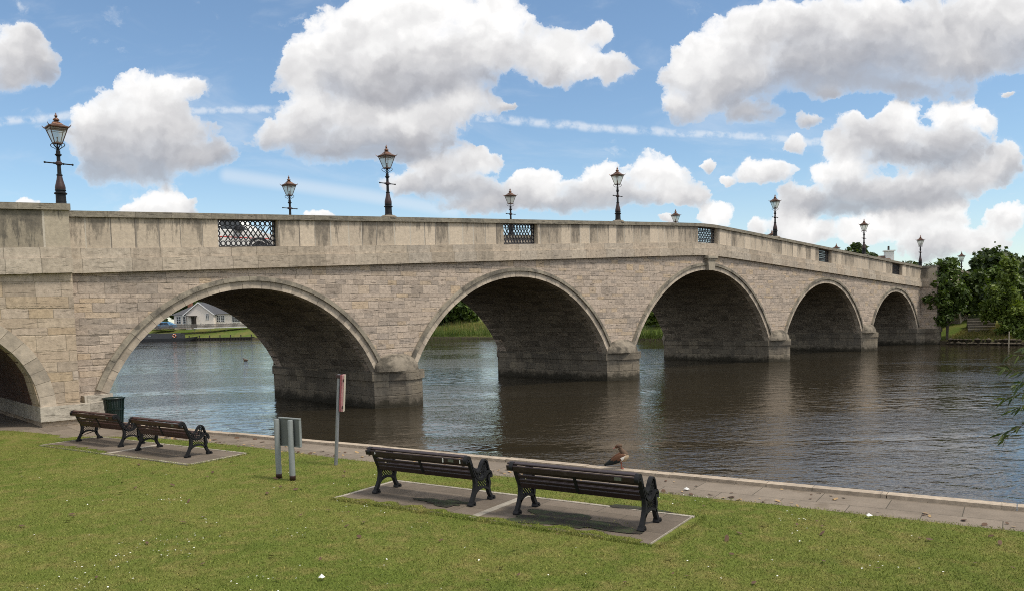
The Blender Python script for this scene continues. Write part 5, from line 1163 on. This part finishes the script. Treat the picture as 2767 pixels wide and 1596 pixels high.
for sg in (1,-1):
    ex = -0.4+sg*2.95
    mb.add([(-0.4,-1.42,4.74),(ex,-1.42,2.36),(ex,3.6,2.36),(-0.4,3.6,4.74),(-0.4,-1.42,4.64),(ex,-1.42,2.26),(ex,3.6,2.26),(-0.4,3.6,4.64)], [(0,1,2,3),(4,7,6,5),(0,4,5,1),(1,5,6,2),(2,6,7,3),(3,7,4,0)])
rf = fix(mb.build('roof', M['slate'], hs))
for sg in (1,-1):
    mb = MB(); ex = -0.4+sg*2.97
    mb.add([(-0.4,-1.46,4.76),(ex,-1.46,2.38),(ex,-1.46,2.18),(-0.4,-1.46,4.52),(-0.4,-1.425,4.76),(ex,-1.425,2.38),(ex,-1.425,2.18),(-0.4,-1.425,4.52)], [(0,1,2,3),(4,7,6,5),(0,4,5,1),(2,6,7,3),(1,5,6,2)]); fix(mb.build('bargeboard', M['white'], rf))
mb = MB(); mb.box(-4.6,-3.9,4.2,4.9,3.4,5.4); mb.box(-4.7,-3.8,4.1,5.0,5.402,5.5); mb.build('chimney', M['brickr'], rf)
def window(x0, x1, z0, z1, y, nx, nz, par=hs):
    mb = MB(); t = 0.07
    mb.box(x0-t,x1+t,y-0.06,y+0.02,z0-t,z0); mb.box(x0-t,x1+t,y-0.06,y+0.02,z1,z1+t); mb.box(x0-t,x0,y-0.06,y+0.02,z0,z1); mb.box(x1,x1+t,y-0.06,y+0.02,z0,z1)
    for i in range(1,nx): x = x0+(x1-x0)*i/nx; mb.box(x-0.025,x+0.025,y-0.045,y,z0,z1)
    for i in range(1,nz): z = z0+(z1-z0)*i/nz; mb.box(x0,x1,y-0.043,y,z-0.02,z+0.02)
    w = mb.build('window', M['white'], par); mb = MB(); mb.box(x0,x1,y-0.025,y-0.005,z0,z1); mb.build('pane', M['pane'], w)
window(-5.1,-4.35,0.85,2.1,0.0,2,3); window(-3.85,-2.95,0.85,2.1,0.0,2,3); window(0.95,1.45,1.5,2.5,-1.2,2,4); window(2.5,3.1,1.0,2.15,0.0,2,4); window(3.3,3.9,1.0,2.15,0.0,2,4); window(5.4,6.8,0.9,2.15,0.0,4,3)
mb = MB(); mb.box(-1.85,-0.95,-1.25,-1.2,-0.2,2.0); dr = mb.build('door', M['dkwood'], hs)
mb = MB(); mb.box(-2.45,-0.75,-2.2,-1.2,2.1,2.22); mb.box(-2.4,-2.3,-2.15,-2.05,-0.2,2.1); mb.box(-0.9,-0.8,-2.15,-2.05,-0.2,2.1); mb.build('porch', M['dkwood'], hs)
# second house, only roof and chimney above the far parapet
h2 = empty('white_house', (45.3,101,2.8), -0.2, 'house beyond the bridge whose white chimney and roof ridge show over the parapet', 'house')
mb = MB(); mb.box(-4.5,4.0,0,6,-0.3,4.2); mb.build('wall', M['render'], h2)
mb = MB(); mb.add([(-4.9,-0.4,4.2),(4.3,-0.4,4.2),(4.3,6.4,4.2),(-4.9,6.4,4.2),(-3.5,3,6.75),(3.2,3,6.75)], [(0,1,5,4),(1,2,5),(2,3,4,5),(3,0,4),(0,3,2,1)]); r2 = fix(mb.build('roof', plain('brown tile roof', (0.13,0.085,0.06), 0.85, 0, 0.3, 2, 0.3), h2))
mb = MB(); mb.box(2.85,3.85,2.5,3.5,4.6,7.25); mb.box(2.72,3.98,2.37,3.63,7.252,7.4); ch = mb.build('chimney', M['white'], r2)
mb = MB(); mb.lathe([(0.13,7.40),(0.12,7.95)], 10, (3.3,3,0)); mb.build('chimney_pot', M['dkwood'], ch)
# garden fence, rail, quay, barge and parked car on the far bank
M['fence'] = plain('weathered grey fence', (0.135,0.125,0.11), 0.9, 0, 0.3, 2, 0.4)
fe = empty('garden_fence', (-66,146,2.25), -0.02, 'weathered grey paling fence in front of the bungalow', 'fence')
mb = MB(); rf_ = random.Random(5)
for k in range(150): x = 0.2*k; mb.box(x,x+0.12,0,0.03,-0.1,0.62+rf_.uniform(-0.06,0.05))
pl = mb.build('paling', M['fence'], fe); mb = MB(); mb.box(0,30,0.032,0.08,0.15,0.22); mb.box(0,30,0.032,0.08,0.45,0.52); mb.build('rail', M['fence'], fe)
for k in range(11): mb = MB(); mb.box(3.0*k-0.05,3.0*k+0.05,0.082,0.18,-0.2,0.75); mb.build('post', M['fence'], fe)
ra = empty('low_white_rail', (-57.3,143.3,1.75), -0.02, 'low white rail on short posts between road and river grass', 'rail')
mb = MB(); mb.box(0,24,0,0.06,0.33,0.45); mb.build('rail', M['white'], ra)
for k in range(9): mb = MB(); mb.box(2.9*k,2.9*k+0.08,0.062,0.14,-0.2,0.42); mb.build('post', M['fence'], ra)
rdm = tag(mesh('far_road', [(-75,144.6,2.14),(-30,143.6,2.14),(-30,145.4,2.2),(-75,146,2.2)], [(0,1,2,3)], M['pad'], uvs=[(0,0),(40,0),(40,2),(0,2)]), kind='structure')
M['pile'] = plain('dark tarred piling', (0.035,0.030,0.024), 0.85, 0, 0.4, 3, 0.4)
qw = empty('quay_wall', (-59.3,140.1,0), math.atan2(-3.6,14.5), 'dark ribbed timber quay along the far water edge left of the first pier', 'quay')
mb = MB(); L_ = 15.5
for k in range(52): x = 0.3*k; mb.box(x,x+0.2,-0.06,0.1,-0.6,0.34)
mb.box(0,L_,0.1,0.3,-0.6,0.36); mb.build('piling', M['pile'], qw)
mb = MB(); mb.box(-0.1,L_,-0.1,0.35,0.365,0.47); mb.build('capping_rail', M['dkwood'], qw)
for k in range(8): mb = MB(); mb.lathe([(0.09,0.3),(0.09,0.78),(0.11,0.80),(0.11,0.86),(0.05,0.9)], 8, (0.6+2.05*k,0.15,0)); mb.build('mooring_post', M['pile'], qw)
M['barge'] = plain('dark barge hull', (0.028,0.030,0.033), 0.5, 0, 0.3, 1.5, 0.1)
bg = empty('moored_barge', (-62.2,139.4,0), -0.05, 'dark low moored barge with a life ring at the far bank', 'boat')
mb = MB(); mb.add([(-7.5,-1,-0.4),(5.0,-1,-0.4),(6.6,0,0.0),(5.0,1,-0.4),(-7.5,1,-0.4),(-7.7,-1.1,0.5),(5.3,-1.1,0.5),(7.4,0,0.75),(5.3,1.1,0.5),(-7.7,1.1,0.5)], [(0,1,6,5),(1,2,7,6),(2,3,8,7),(3,4,9,8),(4,0,5,9),(5,6,7,8,9),(0,4,3,2,1)]); fix(mb.build('hull', M['barge'], bg))
mb = MB(); mb.add([(-7.2,-0.95,0.505),(4.6,-0.95,0.505),(4.6,0.95,0.505),(-7.2,0.95,0.505),(-7.2,-0.8,1.45),(4.5,-0.8,1.38),(4.5,0.8,1.38),(-7.2,0.8,1.45)], [(0,1,5,4),(1,2,6,5),(2,3,7,6),(3,0,4,7),(4,5,6,7)]); cb = fix(mb.build('cabin', M['barge'], bg))
for x in (-5.5,-4.1,-2.7,-1.2): mb = MB(); mb.box(x,x+0.5,-0.93,-0.89,0.85,1.12); mb.build('window', M['gpost'], cb)
mb = MB(); mb.box(4.52,7.6,-0.5,-0.45,1.30,1.40); mb.build('boat_pole', M['dkwood'], bg)
mb = MB()
for k in range(16):
    q0, q1 = 2*PI*k/16, 2*PI*(k+1)/16; mb.tube([(0.26*math.cos(q0),0,0.26*math.sin(q0)),(0.26*math.cos(q1),0,0.26*math.sin(q1))], 0.085, 8, m=(1 if k%4 == 0 else 0))
lr = mb.build('life_ring', [plain('orange life ring', (0.60,0.16,0.06), 0.5), M['white']], bg); lr.location = (3.55,-1.02,0.95)
# parked blue car by the bungalow
def carm(name, c): return plain(name, c, 0.25, 0.0, 0.05, 2, 0)
def make_car(name, label, body_c, L, Wd, Hh, loc, rz, stripe=None):
    r = empty(name, loc, rz, label, 'car'); mb = MB(); h = Wd/2
    prof = [(-L/2,0.32),(-L/2+0.02,0.62),(-L/2+0.12,0.86),(-L*0.33,0.92),(-L*0.20,Hh-0.08),(-L*0.08,Hh),(L*0.16,Hh-0.02),(L*0.28,Hh-0.22),(L*0.36,0.98),(L/2-0.05,0.86),(L/2,0.6),(L/2-0.02,0.30)]
    n = len(prof); V = []
    for (x,z) in prof:
        tuck = 0.0 if z < 0.95 else 0.17*(z-0.95)/(Hh-0.95)
        for y in (-h+tuck, h-tuck): V.append((x,y,z))
    F = [(2*i,2*i+2,2*i+3,2*i+1) for i in range(n-1)]+[(2*n-2,0,1,2*n-1)]+[tuple(2*i for i in range(n))[::-1], tuple(2*i+1 for i in range(n))]
    b = fix(mesh('body', V, F, carm(name+' paint', body_c), r))
    wins = [(-L*0.145,-L*0.0,0.98,Hh-0.12),(L*0.015,L*0.15,0.98,Hh-0.12)]
    for sg in (-1,1):
        for k,(xa,xb,za,zb) in enumerate(wins):
            t = lambda z: h-0.17*(z-0.95)/(Hh-0.95)+0.006; sl0 = -0.26 if k == 0 else 0.0; sl1 = 0.22 if k == 1 else 0
            mesh('side_window', [(xa+(sl0 if k == 0 else 0),sg*t(za),za),(xb+sl1,sg*t(za),za),(xb,sg*t(zb),zb),(xa,sg*t(zb),zb),(xa+(sl0 if k==0 else 0),sg*(t(za)-0.02),za),(xb+sl1,sg*(t(za)-0.02),za),(xb,sg*(t(zb)-0.02),zb),(xa,sg*(t(zb)-0.02),zb)], [(0,1,2,3),(4,7,6,5),(0,4,5,1),(2,6,7,3)], M['pane'], r)
        for x in (-L*0.30, L*0.31):
            mb = MB(); n_ = 20
            mb.lathe([(0.20,-0.10),(0.31,-0.10),(0.33,-0.06),(0.33,0.06),(0.31,0.10),(0.20,0.10)], n_); mb.V = [(x+vx, sg*(h-0.08)+vz*1.0, 0.32+vy) for vx,vy,vz in mb.V]; ty = mb.build('wheel', M['grille'], r)
            mb = MB(); mb.lathe([(0.02,0.105),(0.06,0.118),(0.19,0.112),(0.195,0.09)], n_); mb.V = [(x+vx, sg*(h-0.08)+vz*sg, 0.32+vy) for vx,vy,vz in mb.V]; mb.build('rim', M['galv'], ty)
            mb = MB(); mb.bar([(0.40*math.cos(q),0.40*math.sin(q)) for q in [PI*k/10-0.1 for k in range(11)]], 0.07, 0, 0.02); mb.V = [(x+vy, sg*(h+0.001+vx*0.3), 0.33+vz) for vx,vy,vz in mb.V]; fix(mb.build('wheel_arch', M['grille'], r))
        mb = MB(); mb.box(-L*0.16,-L*0.10,sg*h-0.0 if sg>0 else -h-0.16,sg*h+0.16 if sg>0 else -h,0.94,1.08,bev=0.02); fix(mb.build('wing_mirror', M['grille'], r))
        if stripe:
            mb = MB(); mb.box(-L*0.40,L*0.42,sg*(h+0.002)-0.003,sg*(h+0.002)+0.003,0.71,0.738); mb.build('red_stripe', stripe, r)
    mesh('windscreen', [(-L*0.345,-h*0.86,0.985),(-L*0.345,h*0.86,0.985),(-L*0.165,h*0.76,Hh-0.055),(-L*0.165,-h*0.76,Hh-0.055)], [(0,1,2,3)], M['pane'], r)
    for sg in (-1,1):
        mb = MB(); mb.box(-L/2-0.012,-L/2+0.05,sg*h*0.72-0.16,sg*h*0.72+0.16,0.62,0.76,bev=0.02); fix(mb.build('headlight', M['galv'], r))
    return r
make_car('blue_car', 'blue car parked behind the paling fence left of the bungalow', (0.10,0.26,0.45), 4.0, 1.7, 1.45, (-64.3,147.6,2.0), 0.1)
p_ = bw(-25.35,-2.75); make_car('white_car', 'white car with a red stripe crossing the bridge, seen through the large grille', (0.78,0.78,0.76), 4.3, 1.72, 1.40, (p_.x,p_.y,zs(-25.3)+0.40), AZ+PI, plain('red stripe paint', (0.5,0.02,0.02), 0.4))
# ------------------------------------------------------------------ birds
def plum(name, c, v=0.25): return plain(name, c, 0.75, 0, v, 45, 0.3, 0.2)
M['gch'] = plum('chestnut feathers', (0.115,0.055,0.031)); M['gdk'] = plum('black green wing feathers', (0.016,0.020,0.020)); M['gwh'] = plum('white feathers', (0.66,0.64,0.59), 0.08)
M['gbu'] = plum('buff feathers', (0.34,0.26,0.17)); M['gbr'] = plum('brown head feathers', (0.115,0.075,0.050)); M['gle'] = plum('pink leg skin', (0.32,0.11,0.075)); M['gbill'] = plum('pink bill', (0.38,0.15,0.13))
def loft(mb, rings, n=14, mf=None):
    """rings: (centre, axis-u radius, axis-v radius, tangent) -> closed skin; mf(i,k) picks a material"""
    b = len(mb.V)
    for (c, ru, rv_, t) in rings:
        c = Vector(c); t = Vector(t).normalized(); u = Vector((-t.y,t.x,0)); u = u.normalized() if u.length > 0.01 else Vector((0,1,0)); v = t.cross(u)
        if v.z < 0: v = -v
        for k in range(n):
            q = 2*PI*k/n; mb.V.append(tuple(c+u*math.cos(q)*ru+v*math.sin(q)*rv_))
    for i in range(len(rings)-1):
        for k in range(n):
            a0 = b+i*n+k; a1 = b+i*n+(k+1)%n; mb.F.append((a0,a1,a1+n,a0+n)); mb.M.append(mf(i,k) if mf else 0)
    mb.F.append(tuple(b+k for k in range(n))[::-1]); mb.M.append(mf(0,0) if mf else 0); e = b+(len(rings)-1)*n; mb.F.append(tuple(e+k for k in range(n))); mb.M.append(mf(len(rings)-2,0) if mf else 0)
def rings_along(pts, rad):
    out = []
    for i, p in enumerate(pts):
        t = Vector(pts[min(i+1,len(pts)-1)])-Vector(pts[max(i-1,0)]); out.append((p, rad[i][0], rad[i][1], t))
    return out
# goose: x forward (breast), the tail low, neck turned back over the shoulder
go = empty('goose', (1.80,13.50,GZ+0.042), math.radians(-8), 'brown goose with white wing patch standing on the kerb beyond the nearest bench', 'goose')
mb = MB()
body = bezier([(-0.235,0,0.045),(-0.17,0,0.085),(-0.10,0,0.125),(-0.03,0,0.16),(0.04,0,0.188),(0.095,0,0.200),(0.135,0,0.198),(0.165,0,0.190)], 3)
rb = [ (0.006,0.004),(0.028,0.012),(0.052,0.032),(0.074,0.055),(0.088,0.072),(0.088,0.080),(0.068,0.066),(0.022,0.024)]
def interp(r_, n): return [tuple(np.interp(i/(n-1)*(len(r_)-1), range(len(r_)), [q[j] for q in r_])) for j in (0,1)] if False else [(float(np.interp(i/(n-1)*(len(r_)-1), range(len(r_)), [q[0] for q in r_])), float(np.interp(i/(n-1)*(len(r_)-1), range(len(r_)), [q[1] for q in r_]))) for i in range(n)]
nb_ = len(body)
loft(mb, rings_along(body, interp(rb, nb_)), 16, lambda i,k: (2 if i < 5 else (1 if i < 8 else (0 if 2 <= k <= 5 and i < 16 else 3))))
neck = bezier([(0.115,0.0,0.225),(0.085,0.005,0.275),(0.045,0.01,0.315),(0.025,0.01,0.350),(0.028,0.01,0.375)], 4)
loft(mb, rings_along(neck, interp([(0.062,0.064),(0.048,0.050),(0.037,0.039),(0.036,0.037),(0.028,0.028)], len(neck))), 12, lambda i,k: 4)
head = bezier([(0.058,0.01,0.385),(0.03,0.012,0.394),(-0.01,0.014,0.388),(-0.045,0.016,0.370),(-0.058,0.017,0.362)], 4)
loft(mb, rings_along(head, interp([(0.012,0.014),(0.035,0.038),(0.036,0.038),(0.023,0.025),(0.013,0.014)], len(head))), 12, lambda i,k: 3 if i > 8 else 4)
gb_ = mb.build('body', [M['gbu'], M['gbu'], M['gdk'], M['gbu'], M['gbr']], go, smooth=True)
for p in gb_.data.polygons:
    if p.material_index == 0: p.material_index = 3
gb_.data.materials[0] = M['gch']
for p in gb_.data.polygons:
    c = p.center
    if p.material_index in (1,3) and c.z > 0.2 and c.x < 0.09 and c.x > -0.1: p.material_index = 0
for sg in (-1, 1):
    mb = MB(); W_ = bezier([(0.115,sg*0.060,0.235),(0.05,sg*0.088,0.215),(-0.03,sg*0.086,0.172),(-0.12,sg*0.058,0.122),(-0.20,sg*0.026,0.085),(-0.255,sg*0.008,0.060)], 3)
    loft(mb, rings_along(W_, interp([(0.010,0.020),(0.020,0.062),(0.022,0.066),(0.018,0.048),(0.012,0.028),(0.003,0.006)], len(W_))), 12,
         lambda i,k: (1 if (i < 5 and 6 <= k <= 12) else (0 if k in (1,2,3,4,5,0,11) and i < 8 else 2)))
    w_ = mb.build('wing', [M['gch'], M['gwh'], M['gdk']], go, smooth=True)
    for p in w_.data.polygons:
        c = p.center; p.material_index = 2 if (c.x < -0.05 and c.z < 0.155) or c.x < -0.13 else (1 if c.x > 0.035 and c.z < 0.232 else (0 if c.z > 0.165+0.35*(c.x) or c.x > 0.03 else 2))
    mb = MB(); x = 0.035; mb.tube([(x,sg*0.035,0.13),(x+0.008,sg*0.036,0.075),(x+0.002,sg*0.036,0.010)], [0.016,0.008,0.007], 8)
    for dy in (-0.022,0,0.022): mb.tube([(x,sg*0.036,0.010),(x+0.045,sg*0.036+dy,0.004)], [0.007,0.003], 6)
    mb.add([(x,sg*0.036,0.007),(x+0.045,sg*0.036-0.022,0.004),(x+0.048,sg*0.036,0.004),(x+0.045,sg*0.036+0.022,0.004)], [(0,1,2,3)]); mb.build('leg', M['gle'], go, smooth=True)
mb = MB(); bl = [(-0.052,0.0165,0.366),(-0.072,0.017,0.354),(-0.092,0.018,0.342),(-0.098,0.018,0.337)]; loft(mb, rings_along(bl, [(0.012,0.013),(0.010,0.009),(0.009,0.005),(0.004,0.002)]), 10); mb.build('bill', M['gbill'], go, smooth=True)
for sg in (-1,1):
    mb = MB(); mb.lathe([(0.001,-0.004),(0.005,0),(0.001,0.004)], 8, (-0.012,0.0145+sg*0.034,0.394)); mb.build('eye', M['iron'], go)
    mb = MB(); mb.lathe([(0.001,-0.010),(0.012,-0.004),(0.012,0.004),(0.001,0.010)], 10, (-0.012,0.0145+sg*0.0275,0.393)); mb.build('eye_patch', M['rust'], go)
def duck(loc, rz, lab):
    r = empty('duck', loc, rz, lab, 'duck', 'ducks on the water'); mb = MB()
    pts = [(-0.24,0,0.10),(-0.18,0,0.08),(-0.06,0,0.075),(0.08,0,0.08),(0.17,0,0.085)]; loft(mb, rings_along(pts, [(0.01,0.01),(0.06,0.045),(0.10,0.085),(0.09,0.085),(0.02,0.02)]), 12)
    nk = [(0.13,0,0.11),(0.16,0,0.17),(0.165,0,0.22),(0.17,0,0.26)]; loft(mb, rings_along(nk, [(0.045,0.045),(0.03,0.03),(0.035,0.035),(0.012,0.012)]), 10); mb.build('body', M['gbr'], r, smooth=True)
    mb = MB(); loft(mb, rings_along([(0.19,0,0.215),(0.24,0,0.205),(0.26,0,0.20)], [(0.018,0.014),(0.016,0.008),(0.006,0.003)]), 8); mb.build('bill', M['gbill'], r, smooth=True)
duck((-21.2,63.0,-0.01), 2.9, 'lone duck swimming far out on the water under the left river arch')
# ------------------------------------------------------------------ willow whose twigs hang into the picture at the right edge
wl = empty('willow_sapling', (5.15,6.5,GZ), 0, 'willow sapling at the right edge with narrow leaves hanging over the water', 'tree')
wr = random.Random(9); TW = []
def twig(p0, p1, sag, r0):
    pts = bezier([p0, tuple((Vector(p0)*0.6+Vector(p1)*0.4)+Vector((0,0,sag))), p1], 7); TW.append((pts, r0)); return pts
trunk = MB(); trunk.tube(bezier([(0,0,-0.2),(0.05,0.02,0.7),(0.0,0.0,1.5),(-0.08,0.05,2.2),(-0.1,0.05,2.8)],4), [0.055-0.045*i/16 for i in range(17)], 8)
ends = [(-1.02,0.02,2.30),(-1.03,-0.05,2.05),(-0.98,0.15,1.92),(-1.06,0.05,1.64),(-1.00,-0.12,2.36),(-1.04,0.1,1.58),(-1.02,0.0,1.84),(-1.02,0.1,2.18),(-0.78,0.0,2.42),(-0.6,0.3,2.7),(0.5,0.2,2.4),(0.4,0.5,1.9),(0.1,-0.6,2.0),(-0.4,0.6,2.2),(0.5,-0.1,2.7),(0.6,-0.3,2.0),(0.2,0.6,2.3),(0.3,-0.5,2.5),(-0.2,0.5,2.8),(-0.3,-0.4,2.6),(0.7,0.1,1.6)]
LV, LF, LT = [], [], []
def leaf(p, d, L, w, nrm_):
    d = d.normalized(); s_ = d.cross(nrm_).normalized(); n2 = s_.cross(d); b = len(LV)
    for (t, ww, z) in ((0,0.1,0),(0.3,1,0.02),(0.65,0.75,0.0),(1,0.02,-0.06)):
        c = p+d*L*t+n2*L*z; LV.append(tuple(c-s_*w*ww)); LV.append(tuple(c+s_*w*ww))
    tn = wr.random()
    for k in range(3): LF.append((b+2*k,b+2*k+1,b+2*k+3,b+2*k+2)); LT.append(tn)
for e in ends:
    h0 = wr.uniform(1.3,2.4); pts = twig((-0.03,0.02,h0), e, wr.uniform(0.10,0.3), 0.010)
    for rep in range(2):
        for i in range(3, len(pts)):
            for k in range(2):
                p = Vector(pts[i])+Vector((wr.uniform(-0.02,0.02),wr.uniform(-0.02,0.02),0)); d = (Vector(pts[i])-Vector(pts[i-1])).normalized()*0.6+Vector((wr.uniform(-0.6,0.3),wr.uniform(-0.6,0.6),wr.uniform(-1.2,0.1)))
                leaf(p, d, wr.uniform(0.06,0.12), wr.uniform(0.006,0.010), Vector((wr.uniform(-1,1),wr.uniform(-1,1),wr.uniform(0,1))))
for (pts, r0) in TW: trunk.tube(pts, [r0*(1-0.85*i/(len(pts)-1)) for i in range(len(pts))], 5)
trunk.build('trunk', M['bark'], wl, smooth=True)
mesh('crown', LV, LF, leafmat('willow leaf', (0.016,0.034,0.012), (0.075,0.10,0.022), 0.3), wl, tone=LT)
